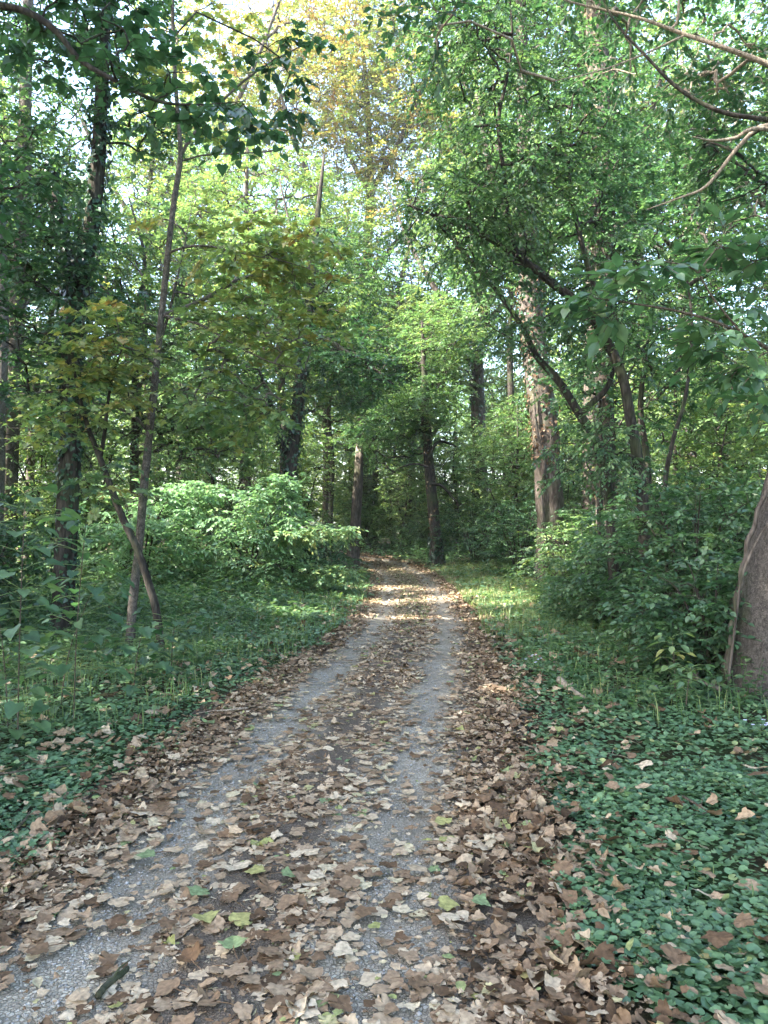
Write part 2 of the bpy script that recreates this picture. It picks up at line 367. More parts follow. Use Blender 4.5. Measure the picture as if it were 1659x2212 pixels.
def build_ground():
    def axis(lo, hi, n, mid, p=2.6):
        t = np.linspace(-1, 1, n); g = np.sign(t) * np.abs(t) ** p
        return np.where(g < 0, mid + g * (mid - lo), mid + g * (hi - mid))
    xs = axis(-160, 160, 260, 0.3); ys = axis(-120, 220, 300, 6)
    X, Y = np.meshgrid(xs, ys); lat = path_lat(X.ravel(), Y.ravel())
    Z = gh(X.ravel(), Y.ravel(), lat) - 0.012
    mb = MB(); idx = np.arange(X.size).reshape(X.shape)
    q = np.stack([idx[:-1, :-1], idx[:-1, 1:], idx[1:, 1:], idx[1:, :-1]], -1).reshape(-1, 4)
    mb.add(np.stack([X.ravel(), Y.ravel(), Z], -1), q)
    m, nt, out = mat('forest_soil')
    g = N(nt, 'ShaderNodeNewGeometry')
    n1 = N(nt, 'ShaderNodeTexNoise', inputs={'Scale': 1.1, 'Detail': 6.0}); n2 = N(nt, 'ShaderNodeTexNoise', inputs={'Scale': 28.0, 'Detail': 6.0, 'Roughness': 0.7})
    for n in (n1, n2): nt.links.new(g.outputs['Position'], n.inputs['Vector'])
    r1 = ramp(nt, [(0.3, (0.020, 0.016, 0.011)), (0.5, (0.055, 0.040, 0.026)), (0.7, (0.12, 0.085, 0.055))]); nt.links.new(n2.outputs['Fac'], r1.inputs[0])
    r2 = ramp(nt, [(0.3, (0.018, 0.040, 0.014)), (0.7, (0.050, 0.085, 0.030))]); nt.links.new(n2.outputs['Fac'], r2.inputs[0])
    mr = N(nt, 'ShaderNodeMapRange', inputs={1: 0.42, 2: 0.62}); nt.links.new(n1.outputs['Fac'], mr.inputs[0])
    mx = N(nt, 'ShaderNodeMix', data_type='RGBA'); nt.links.new(mr.outputs[0], mx.inputs[0]); nt.links.new(r1.outputs[0], mx.inputs[6]); nt.links.new(r2.outputs[0], mx.inputs[7])
    b = N(nt, 'ShaderNodeBsdfPrincipled', inputs={'Roughness': 0.95, 'Specular IOR Level': 0.1}); nt.links.new(mx.outputs[2], b.inputs['Base Color'])
    bp = N(nt, 'ShaderNodeBump', inputs={'Strength': 1.0, 'Distance': 0.03}); nt.links.new(n2.outputs['Fac'], bp.inputs['Height']); nt.links.new(bp.outputs[0], b.inputs['Normal'])
    nt.links.new(b.outputs[0], out.inputs[0])
    o = mb.build('ground', m, smooth=True); tag(o, 'dark soil of the wood under plants and leaves', 'ground', kind='structure')

def build_path():
    nl = 41
    lats = np.linspace(-1, 1, nl)
    hw = half_w(PC[:, 1]) + 0.12
    wv = 0.10 * np.sin(PS * 1.9) + 0.06 * np.sin(PS * 4.3 + 1)
    LAT = lats[None] * (hw + 0)[:, None] + np.where(lats[None] > 0, 1, -1) * np.abs(lats[None]) ** 3 * wv[:, None] * 0.6
    XY = PC[:, None, :] + LAT[..., None] * PNOR[:, None, :]
    rut = -0.018 * np.exp(-((np.abs(LAT) - 0.56) / 0.2) ** 2) + 0.012 * np.exp(-(LAT / 0.3) ** 2)
    Z = 0.022 + rut + 0.006 * wob(XY[..., 0], XY[..., 1], 3.0) - 0.02 * np.abs(lats[None]) ** 6 + rise(XY[..., 1])
    mb = MB(); idx = np.arange(LAT.size).reshape(LAT.shape)
    q = np.stack([idx[:-1, :-1], idx[:-1, 1:], idx[1:, 1:], idx[1:, :-1]], -1).reshape(-1, 4)
    mb.add(np.concatenate([XY, Z[..., None]], -1).reshape(-1, 3), q)
    m, nt, out = mat('gravel_track')
    me = mb.mesh('path', m, True)
    a = me.attributes.new('across', 'FLOAT', 'POINT'); a.data.foreach_set('value', LAT.ravel().astype(np.float32))
    o = bpy.data.objects.new('path', me); COL.objects.link(o)
    tag(o, 'two-rut gravel track under fallen leaves bending left into the wood', 'path', kind='structure')
    g = N(nt, 'ShaderNodeNewGeometry'); at = N(nt, 'ShaderNodeAttribute', attribute_name='across')
    v = N(nt, 'ShaderNodeTexVoronoi', inputs={'Scale': 55.0}); v2 = N(nt, 'ShaderNodeTexVoronoi', feature='DISTANCE_TO_EDGE', inputs={'Scale': 55.0})
    n1 = N(nt, 'ShaderNodeTexNoise', inputs={'Scale': 2.6, 'Detail': 5.0}); n2 = N(nt, 'ShaderNodeTexNoise', inputs={'Scale': 140.0, 'Detail': 4.0})
    for n in (v, v2, n1, n2): nt.links.new(g.outputs['Position'], n.inputs['Vector'])
    ab = N(nt, 'ShaderNodeMath', operation='ABSOLUTE'); nt.links.new(at.outputs['Fac'], ab.inputs[0])
    sb = N(nt, 'ShaderNodeMath', operation='SUBTRACT', inputs={1: 0.56}); nt.links.new(ab.outputs[0], sb.inputs[0])
    ab2 = N(nt, 'ShaderNodeMath', operation='ABSOLUTE'); nt.links.new(sb.outputs[0], ab2.inputs[0])
    wv_ = N(nt, 'ShaderNodeMath', operation='MULTIPLY_ADD', inputs={1: 0.35}); nt.links.new(n1.outputs['Fac'], wv_.inputs[0]); nt.links.new(ab2.outputs[0], wv_.inputs[2])
    trk = N(nt, 'ShaderNodeMapRange', interpolation_type='SMOOTHSTEP', inputs={1: 0.38, 2: 0.62, 3: 1.0, 4: 0.0}); nt.links.new(wv_.outputs[0], trk.inputs[0])
    stone = ramp(nt, [(0.0, (0.24, 0.215, 0.172)), (0.5, (0.425, 0.385, 0.312)), (0.85, (0.56, 0.515, 0.43)), (1.0, (0.68, 0.64, 0.56))]); nt.links.new(v.outputs['Color'], stone.inputs[0])
    dirt = ramp(nt, [(0.3, (0.085, 0.068, 0.052)), (0.7, (0.19, 0.157, 0.125))]); nt.links.new(n2.outputs['Fac'], dirt.inputs[0])
    pack = ramp(nt, [(0.3, (0.225, 0.198, 0.157)), (0.7, (0.37, 0.332, 0.270))]); nt.links.new(n2.outputs['Fac'], pack.inputs[0])
    gap = N(nt, 'ShaderNodeMapRange', inputs={1: 0.02, 2: 0.10}); nt.links.new(v2.outputs['Distance'], gap.inputs[0])
    c1 = N(nt, 'ShaderNodeMix', data_type='RGBA'); nt.links.new(gap.outputs[0], c1.inputs[0]); nt.links.new(pack.outputs[0], c1.inputs[6]); nt.links.new(stone.outputs[0], c1.inputs[7])
    n3 = N(nt, 'ShaderNodeTexNoise', inputs={'Scale': 1.3, 'Detail': 3.0}); nt.links.new(g.outputs['Position'], n3.inputs['Vector'])
    pk = N(nt, 'ShaderNodeMapRange', inputs={1: 0.42, 2: 0.60, 3: 0.85, 4: 0.1}); nt.links.new(n3.outputs['Fac'], pk.inputs[0])
    c2 = N(nt, 'ShaderNodeMix', data_type='RGBA'); nt.links.new(pk.outputs[0], c2.inputs[0]); nt.links.new(c1.outputs[2], c2.inputs[6]); nt.links.new(pack.outputs[0], c2.inputs[7])
    c3 = N(nt, 'ShaderNodeMix', data_type='RGBA'); nt.links.new(trk.outputs[0], c3.inputs[0]); nt.links.new(dirt.outputs[0], c3.inputs[6]); nt.links.new(c2.outputs[2], c3.inputs[7])
    b = N(nt, 'ShaderNodeBsdfPrincipled', inputs={'Roughness': 0.9, 'Specular IOR Level': 0.08}); nt.links.new(c3.outputs[2], b.inputs['Base Color'])
    bp = N(nt, 'ShaderNodeBump', inputs={'Strength': 1.0, 'Distance': 0.014}); hh = N(nt, 'ShaderNodeMath', operation='ADD')
    nt.links.new(gap.outputs[0], hh.inputs[0]); nt.links.new(n2.outputs['Fac'], hh.inputs[1]); nt.links.new(hh.outputs[0], bp.inputs['Height'])
    nt.links.new(bp.outputs[0], b.inputs['Normal']); nt.links.new(b.outputs[0], out.inputs[0])
build_ground(); build_path()

# ------------------------------------------------------------------ fallen leaves
HALF = [(0.17, -0.10), (0.36, -0.06), (0.52, 0.02), (0.50, 0.12), (0.63, 0.22), (0.72, 0.40), (0.61, 0.46), (0.52, 0.55), (0.42, 0.55), (0.40, 0.66), (0.28, 0.76), (0.15, 0.90)]
def plane_leaf(curl, fold, crisp, seed):
    """a dry plane-tree leaf, wider than long: lobed outline, curled; returns verts centred on the blade and faces"""
    r = np.random.default_rng(seed)
    half = [(x * r.uniform(0.85, 1.12), y + r.normal(0, 0.025)) for x, y in HALF]
    half2 = [(-x * r.uniform(0.85, 1.12), y + r.normal(0, 0.025)) for x, y in HALF]
    out = np.array([(0, 0.0)] + half + [(r.normal(0, 0.04), 1.05)] + half2[::-1]); n = len(out)
    c = np.array([0, 0.38])
    rings = [c[None] + (out - c) * s for s in (0.38, 0.72, 1.0)]
    xy = np.vstack([c[None]] + rings) - c
    x, y = xy[:, 0], xy[:, 1]
    rr = np.hypot(x, y)
    ph = r.uniform(0, 6.28, 5); a = np.arctan2(y, x)
    rot = r.uniform(0, 6.28); u = x * math.cos(rot) + y * math.sin(rot)
    z = curl * u ** 2 + fold * np.abs(x) + crisp * rr ** 1.5 * (np.sin(3 * a + ph[0]) * 0.5 + np.sin(5 * a + ph[1]) * 0.5 + np.sin(9 * a + ph[2]) * 0.25)
    vein = np.minimum.reduce([np.abs(np.angle(np.exp(1j * (a - b)))) for b in (math.pi / 2, math.pi / 2 - 0.95, math.pi / 2 + 0.95, math.pi / 2 - 1.9, math.pi / 2 + 1.9)])
    z = z - 0.035 * np.exp(-(vein / 0.16) ** 2) * np.minimum(rr * 2, 1) * (1 - 0.4 * rr)
    k = 1 - 0.25 * min(abs(curl), 1) * (u / 0.8) ** 2
    V = np.stack([x * k, y * k, z - z.min()], -1)
    i0 = np.arange(n); nx = np.roll(i0, -1)
    tri = np.stack([np.zeros(n, int), 1 + i0, 1 + nx], -1)
    qs = np.vstack([np.stack([1 + s * n + i0, 1 + (s + 1) * n + i0, 1 + (s + 1) * n + nx, 1 + s * n + nx], -1) for s in (0, 1)])
    return V, [tri, qs]
def low_leaf(seed):
    V, _ = plane_leaf(*[(0.15, 0.05, 0.12), (0.5, 0.1, 0.15), (-0.3, 0.1, 0.2), (0.9, 0.0, 0.2), (0.05, 0.0, 0.1)][seed % 5], 300 + seed)
    n = (len(V) - 1) // 3; V = np.vstack([V[:1], V[1 + 2 * n:]]); i = np.arange(n)
    return V, [np.stack([np.zeros(n, int), 1 + i, 1 + (i + 1) % n], -1)]
HI = [plane_leaf(c, f, k, 100 + i) for i, (c, f, k) in enumerate([(0.1, 0.05, 0.08), (0.2, 0.05, 0.12), (0.5, 0.1, 0.2), (0.9, 0.0, 0.2), (-0.4, 0.1, 0.15), (0.05, 0.25, 0.1), (0.3, -0.2, 0.25), (1.3, 0.1, 0.2), (0.15, 0.0, 0.3), (-0.15, 0.0, 0.12), (0.0, 0.05, 0.06), (0.7, 0.3, 0.3), (0.06, 0.02, 0.05), (-0.08, 0.03, 0.07)])]
LO = [low_leaf(i) for i in range(14)]

def litter_points(dens, y0, y1, reach):
    """sample by rejection over the path's corridor: density depends on the place across the track"""
    s0, s1 = np.interp([y0, y1], PC[:330, 1], PS[:330]) if y1 < 27 else (np.interp(y0, PC[:330, 1], PS[:330]), y1)
    n = int((s1 - s0) * 2 * reach * dens)
    s = rng.uniform(s0, s1, n); lat = rng.uniform(-reach, reach, n)
    cx = np.interp(s, PS, PC[:, 0]); cy = np.interp(s, PS, PC[:, 1]); nx = np.interp(s, PS, PNOR[:, 0]); ny = np.interp(s, PS, PNOR[:, 1])
    x = cx + lat * nx; y = cy + lat * ny
    hw = half_w(y) - np.where(lat < 0, 0.12, 0.0); al = np.abs(lat)
    trackw = np.interp(y, [5, 9, 14], [0.27, 0.25, 0.19])
    w = 0.95 - np.where(y < 6, 0.78, 0.92) * np.exp(-((al - 0.57) / trackw) ** 2)
    w = np.where(al < 0.33, w * 1.4, w)
    edge = np.exp(-((al - hw) / 0.32) ** 2) * 0.55
    w = w + edge
    w = np.where(al > hw, np.maximum(0.05, w * np.exp(-(al - hw) * np.where(lat > 0, 8.0, 9.0))), w)
    w = w * (0.72 + 0.55 * wob(x, y, 1.7, 3.0))
    k = rng.uniform(0, 1.15, n) < w
    return x[k], y[k], lat[k]
def place_litter(mb, tpls, x, y, lat, size, steep=1.0):
    n = len(x); hw = half_w(y); al = np.abs(lat)
    drift = np.exp(-((al - hw) / 0.4) ** 2)
    z = np.where(al < hw + 0.1, 0.022, 0.0) + gh(x, y, lat) + rng.uniform(0.0, 0.012, n) + drift * rng.uniform(0, 0.05, n) + (al > hw + 0.1) * rng.uniform(0.02, 0.08, n)
    tilt = (0.07 + 0.20 * drift + 0.18 * (al > hw)) * steep
    nor = np.stack([rng.normal(0, 1, n) * tilt, rng.normal(0, 1, n) * tilt, np.ones(n)], -1)
    yaw = rng.uniform(0, 6.28, n); ax = np.stack([np.cos(yaw), np.sin(yaw), rng.normal(0, 1, n) * tilt * 0.6], -1)
    t = np.clip(rng.beta(1.9, 1.5, n) * 0.86 + 0.02, 0, 1)
    t = np.clip(t + 0.10 * np.exp(-((al - 0.57) / 0.25) ** 2) - 0.10 * drift, 0, 0.86)
    t = np.where(rng.uniform(0, 1, n) < 0.035, rng.uniform(0.88, 1.0, n), t)
    which = rng.integers(0, len(tpls), n)
    if tpls is HI: which = np.where((drift < 0.35) & (al < hw) & (rng.uniform(0, 1, n) < 0.85), rng.choice([0, 1, 9, 10, 12, 13], n), which)
    sz = size * rng.uniform(0.38, 1.2, n)
    for k in range(len(tpls)):
        q = which == k
        leaves(mb, tpls[k], np.stack([x, y, z], -1)[q], ax[q], nor[q], sz[q], t[q])
mb = MB()
x, y, lat = litter_points(640, 1.3, 7.5, 2.1); place_litter(mb, HI, x, y, lat, 0.068)
print('near litter', len(x))
x, y, lat = litter_points(500, 7.5, 26, 2.0); place_litter(mb, LO, x, y, lat, 0.066)
s_end = PS[-1] - 14
x, y, lat = litter_points(170, 26, s_end, 1.15); place_litter(mb, LO, x, y, lat, 0.10)
x, y, lat = litter_points(1500, 1.3, 10, 1.9)     # crumbled bits between the leaves
place_litter(mb, LO, x, y, lat, 0.024, 0.8)
x, y, lat = litter_points(260, 1.3, 9, 1.9); place_litter(mb, [T_OVAL, T_OVAL], x, y, lat, 0.06, 0.9)   # narrow leaves of other trees
xx = rng.uniform(-7, 7, 6500); yy = 1.5 + 22 * rng.uniform(0, 1, 6500) ** 1.5; la = path_lat(xx, yy); k = np.abs(la) > half_w(yy) + 0.25
k1 = k & (yy < 8); k = k & ~k1; place_litter(mb, HI, xx[k1], yy[k1], la[k1], 0.085, 1.4); place_litter(mb, LO, xx[k], yy[k], la[k], 0.095, 1.6)
o = mb.build('fallen_leaves', M['dry']); tag(o, 'brown fallen leaves strewn thickly over the track and its edges', 'leaf litter', kind='stuff')

# the 300 that show largest, each an object of its own
TONES = [('dark brown', 0.16), ('russet brown', 0.30), ('mid brown', 0.42), ('pinkish tan', 0.55), ('pale tan', 0.70), ('bleached beige', 0.82), ('olive yellow', 0.915), ('grey green', 0.99)]
LEAFMESH = {}
def leaf_mesh(v, t):
    if (v, t) not in LEAFMESH:
        b = MB(); V, Fc = HI[v]; b.add(V * 0.072, Fc, TONES[t][1])
        st = np.array([[(0, -0.03, 0.010), (0.004, -0.07, 0.009), (0.012, -0.10, 0.004)]]); tubes(b, st, np.array([[0.0018, 0.0015, 0.0012]]), 4, 0.3)
        LEAFMESH[(v, t)] = b.mesh('fallen_leaf', M['dry'])
    return LEAFMESH[(v, t)]
def drop_leaf(x, y, v, t, size, label, group, tilt=0.15, lift=0.0):
    la = float(path_lat(x, y)[0])
    o = bpy.data.objects.new('fallen_leaf', leaf_mesh(v, t)); COL.objects.link(o)
    o.location = (x, y, (0.026 if abs(la) < half_w(y) + 0.1 else 0.02) + gz(x, y) + 0.012 + lift)
    o.rotation_euler = (random.gauss(0, tilt), random.gauss(0, tilt), random.uniform(0, 6.28)); o.scale = (size,) * 3
    return tag(o, label, 'fallen leaf', group)
special = [((430, 1950), 7, 'olive green fallen leaf left of the middle of the track beside a curled brown leaf'), ((625, 1915), 7, 'flat grey green fallen leaf lying alone between the two wheel ruts'),
           ((520, 2012), 6, 'yellow green fallen leaf with a pointed lobe propped on brown leaves'), ((965, 1978), 6, 'largest olive fallen leaf lying right of the bare wheel rut'),
           ((505, 2066), 7, 'broad green fallen leaf near the bottom middle of the track'), ((445, 2010), 6, 'yellowish fallen leaf under the curled brown one at left'),
           ((1035, 1975), 7, 'rounded green fallen leaf next to the largest olive leaf'), ((1150, 1852), 6, 'yellow green fallen leaf at the edge of the right ground ivy'),
           ((555, 1905), 6, 'pale green star shaped fallen leaf left of the flat grey green one'), ((320, 1870), 7, 'pale grey green fallen leaf on the bare left wheel rut'),
           ((455, 1575), 7, 'pale mint green fallen leaf on the left verge edge farther up'), ((955, 1795), 6, 'small olive yellow fallen leaf on the right half of the track'),
           ((410, 2095), 0, 'large dark curled fallen leaf standing up at the lower left of the track'), ((1100, 2190), 1, 'rust orange fallen leaf at the bottom edge right of the middle'),
           ((740, 2080), 5, 'large pale beige fallen leaf lying flat on the bare dark rut'), ((670, 2135), 3, 'oval pinkish fallen leaf lying flat on bare dirt at the bottom')]
for (px, py), t, lab in special:
    Y = 2825 / (py - HY); p = P(px, py, Y)
    drop_leaf(p[0], Y, 3 if t == 0 else random.choice([0, 5, 9, 10]), t, random.uniform(1.0, 1.25), lab, 'fallen leaves on the track', 0.35 if t == 0 else 0.12, 0.02)
x, y, lat = litter_points(60, 2.35, 4.9, 1.75)
vis = np.abs(x / np.maximum(y, 0.1)) < 0.50
x, y, lat = x[vis], y[vis], lat[vis]
sel = np.argsort(y)[:284]
for i in sel:
    t = int(rng.choice(6, p=[0.12, 0.17, 0.22, 0.22, 0.18, 0.09])); al = abs(lat[i]); hw = float(half_w(y[i]))
    where = ('among the ground ivy beside the track' if al > hw + 0.12 else 'on the %s track edge' % ('right' if lat[i] > 0 else 'left') if al > hw - 0.35
             else 'on the %s wheel rut' % ('right' if lat[i] > 0 else 'left') if al > 0.3 else 'on the strip between the ruts')
    near = 'closest to the viewer' if y[i] < 3.1 else 'in the foreground'
    lab = '%s dry lobed leaf %s, %s' % (TONES[t][0], where, near)
    drop_leaf(float(x[i]), float(y[i]), int(rng.integers(0, len(HI)) if al > hw - 0.3 else rng.choice([0, 1, 9, 10, 12, 13])), t, float(rng.uniform(0.6, 1.2)), lab, lab.replace(' leaf ', ' leaves '), 0.12 + 0.3 * (al > hw - 0.3), 0.01 + 0.03 * (al > hw - 0.3))

# gravel chips on the ruts
mb = MB()
s = rng.uniform(np.interp(1.5, PC[:330, 1], PS[:330]), np.interp(9, PC[:330, 1], PS[:330]), 9000); lt = np.where(rng.uniform(0, 1, 9000) < 0.6, -0.57, 0.57) + rng.normal(0, 0.17, 9000)
px_ = np.interp(s, PS, PC[:, 0]) + lt * np.interp(s, PS, PNOR[:, 0]); py_ = np.interp(s, PS, PC[:, 1]) + lt * np.interp(s, PS, PNOR[:, 1])
oct_v = np.array([(1, 0, 0), (0.2, 0.9, 0.1), (-0.9, 0.3, 0), (-0.3, -0.8, 0.1), (0.1, 0.1, 0.7), (0, 0, -0.5)]); oct_f = np.array([(0, 1, 4), (1, 2, 4), (2, 3, 4), (3, 0, 4), (1, 0, 5), (2, 1, 5), (3, 2, 5), (0, 3, 5)])
yw = rng.uniform(0, 6.28, 9000)
leaves(mb, (oct_v, oct_f), np.stack([px_, py_, np.full(9000, 0.010)], -1), np.stack([np.cos(yw), np.sin(yw), 0 * yw], -1), np.tile([0, 0, 1.0], (9000, 1)), rng.uniform(0.002, 0.008, 9000) * (1 + (rng.uniform(0, 1, 9000) < 0.04)), 0.5)
tag(mb.build('gravel', M['stone']), 'grey limestone chips scattered on the wheel ruts', 'gravel', kind='stuff')

# ------------------------------------------------------------------ ground cover, herbs, grass
def in_view(x, y, m=0.6): return np.abs(x) < 0.5 * y + m
def cover(n, y0, y1, size, tpl, dens_fn, zlo, zhi, mb, xmax=8.0, tint=0.42):
    y = rng.uniform(y0, y1, n); x = rng.uniform(-1, 1, n) * np.minimum(0.5 * y + 2.2, xmax)
    la = path_lat(x, y); hw = half_w(y); e = np.abs(la) - hw + np.where(la < 0, 0.14, 0.0) - 0.10 * np.sin(3.1 * y + np.sign(la)) - 0.05 * np.sin(8 * y)
    w = np.clip(e / 0.22, 0, 1) * dens_fn(x, y, la)
    k = rng.uniform(0, 1, n) < w; x, y, la = x[k], y[k], la[k]; n = len(x)
    cl = 0.5 + 0.5 * wob(x, y, 2.6)
    z = gh(x, y, la) + zlo + (zhi - zlo) * cl * rng.uniform(0.15, 1, n) ** 0.8
    yaw = rng.uniform(0, 6.28, n)
    leaves(mb, tpl, np.stack([x, y, z], -1), np.stack([np.cos(yaw), np.sin(yaw), rng.normal(-0.05, 0.2, n)], -1), np.stack([rng.normal(0, 0.28, n), rng.normal(0, 0.28, n), np.ones(n)], -1),
           size * rng.uniform(0.4, 1.3, n), np.where(rng.uniform(0, 1, n) < 0.02, rng.uniform(0.85, 1, n), np.clip(tint + 0.26 * (cl - 0.5) + rng.normal(0, 0.16, n), 0, 0.85)))
mb = MB()
cover(98000, 1.6, 5.2, 0.039, T_ROUND, lambda x, y, l: 0.75 + 0.5 * wob(x, y, 1.4, 2), 0.02, 0.11, mb)
cover(72000, 5.2, 9.5, 0.042, T_HEX, lambda x, y, l: 0.70 + 0.5 * wob(x, y, 1.1, 2), 0.02, 0.13, mb)
cover(62000, 9.5, 17, 0.058, T_HEX, lambda x, y, l: 0.75 + 0.4 * wob(x, y, 0.9, 2), 0.03, 0.2, mb, 9)
cover(30000, 17, 32, 0.095, T_HEX, lambda x, y, l: 0.8 + 0 * x, 0.04, 0.28, mb, 14)
tag(mb.build('ground_ivy', M['cover']), 'low carpet of round green ground ivy leaves on both verges', 'ground cover', kind='stuff')

def blades(mb, x, y, la, h, w, tint):
    n = len(x); z = gh(x, y, la)
    yaw = rng.uniform(0, 6.28, n); lean = rng.uniform(0.1, 0.9, n); d = np.stack([np.cos(yaw), np.sin(yaw)], -1)
    sd = np.stack([-d[:, 1], d[:, 0], np.zeros(n)], -1) * (w * rng.uniform(0.6, 1.3, n))[:, None]
    b = np.stack([x, y, z], -1); H = h * rng.uniform(0.5, 1.3, n)
    m1 = b + np.stack([d[:, 0] * H * lean * 0.25, d[:, 1] * H * lean * 0.25, H * 0.6], -1)
    t1 = b + np.stack([d[:, 0] * H * lean * 0.8, d[:, 1] * H * lean * 0.8, H * (1 - 0.3 * lean)], -1)
    V = np.stack([b - sd, b + sd, m1 + sd * 0.8, m1 - sd * 0.8, t1], 1).reshape(-1, 3)
    o5 = (np.arange(n) * 5)[:, None]
    base = mb.n; mb.V.append(V.astype(np.float32)); mb.n += len(V)
    mb.Fs += [np.array([[0, 1, 2, 3]]) + o5 + base, np.array([[3, 2, 4]]) + o5 + base]; t = np.clip(tint + rng.normal(0, 0.16, n), 0, 1).astype(np.float32); mb.T += [t, t]
mb = MB()
def grass_zone(n, x0, x1, y0, y1, h, w, tint, edge=0.1, thr=-0.15, k=1.6):
    x = rng.uniform(x0, x1, n); y = rng.uniform(y0, y1, n); la = path_lat(x, y)
    q = (np.abs(la) > half_w(y) + edge) & (wob(x, y, k, 5) + rng.normal(0, 0.2, n) > thr)
    blades(mb, x[q], y[q], la[q], h, w, tint)
grass_zone(2600, -3.6, 4.2, 2, 6, 0.11, 0.0025, 0.42, 0.2, 0.25)
grass_zone(4500, -4.6, -0.6, 6, 11, 0.24, 0.0035, 0.50, 0.25, 0.0)
grass_zone(14000, -5.0, 0.2, 9, 24, 0.19, 0.006, 0.52, 0.02, -0.4, 2.0)
grass_zone(13000, 1.4, 4.0, 10.5, 25, 0.21, 0.006, 0.66, 0.02, -0.35, 2.4)
grass_zone(2600, 1.6, 5.5, 6, 11, 0.26, 0.004, 0.45, 0.3, 0.0)
x = rng.uniform(0.1, 1.1, 7000); y = rng.uniform(12, 26, 7000); la = path_lat(x, y); q = np.abs(la) < 0.28
blades(mb, x[q], y[q], la[q], 0.06, 0.006, 0.55)
tag(mb.build('grass', M['grass']), 'uneven green and straw coloured grass growing along the verges', 'grass', kind='stuff')

# knee-high herb layer beyond the ground ivy: leafy stems, uncountable
lb = MB()
def herbs(n, x0, x1, y0, y1, hmin, hmax, leaf, tint, edge=0.35, per=7, tpl=T_OVAL):
    x = rng.uniform(x0, x1, n); y = rng.uniform(y0, y1, n); la = path_lat(x, y); q = (np.abs(la) > half_w(y) + edge) & in_view(x, y, 4.0)
    x, y, la = x[q], y[q], la[q]; n = len(x)
    h = rng.uniform(hmin, hmax, n) * (0.8 + 0.4 * wob(x, y, 1.2)) * np.clip((np.abs(la) - half_w(y)) / 2.0, 0.16, 1); b = np.stack([x, y, gh(x, y, la)], -1)
    lean = rng.normal(0, 0.25, (n, 2)) * h[:, None]
    t = np.array([0, 0.5, 1])
    pts = b[:, None] + np.concatenate([lean[:, None] * (t ** 1.5)[None, :, None], (h[:, None] * t)[..., None]], -1)
    tubes(lb, pts, np.tile([0.0035, 0.003, 0.0015], (n, 1)), 3, 0.35)
    tt = np.linspace(0.3, 1.0, per)[None] + rng.normal(0, 0.04, (n, per))
    pos = b[:, None] + np.concatenate([lean[:, None] * np.clip(tt, 0, 1.1)[..., None] ** 1.5, (h[:, None] * tt)[..., None]], -1)
    yaw = rng.uniform(0, 6.28, (n, 1)) + np.arange(per)[None] * 2.4
    ax = np.stack([np.cos(yaw), np.sin(yaw), rng.normal(0.05, 0.3, yaw.shape)], -1); no = np.stack([rng.normal(0, .3, yaw.shape), rng.normal(0, .3, yaw.shape), np.ones(yaw.shape)], -1)
    leaves(lb, tpl, pos.reshape(-1, 3), ax.reshape(-1, 3), no.reshape(-1, 3), leaf * rng.uniform(0.6, 1.3, n * per), (tint + rng.normal(0, 0.08, (n, 1)) + rng.normal(0, 0.05, (n, per))).ravel())
herbs(900, -9, -4.5, 2.5, 13, 0.3, 0.8, 0.09, 0.34)
herbs(700, 5, 10, 3, 14, 0.3, 0.8, 0.09, 0.34)
herbs(1500, -5.5, -0.6, 7.5, 13, 0.15, 0.5, 0.075, 0.34)
herbs(1900, -7, 0, 12, 20, 0.25, 0.7, 0.10, 0.38, 0.2)
herbs(700, -9, -2, 16, 30, 0.4, 1.1, 0.12, 0.36, 0.5)
herbs(1500, 1.6, 6.5, 6.3, 12, 0.15, 0.6, 0.075, 0.32)
herbs(1300, 1.4, 8, 12, 26, 0.2, 0.65, 0.10, 0.42, 0.15)
herbs(900, -4, 12, 26, 36, 0.4, 1.2, 0.13, 0.30, 0.4)
tag(lb.build('herb_layer', M['leaf']), 'knee high leafy herbs filling both verges behind the ground ivy', 'undergrowth', kind='stuff')

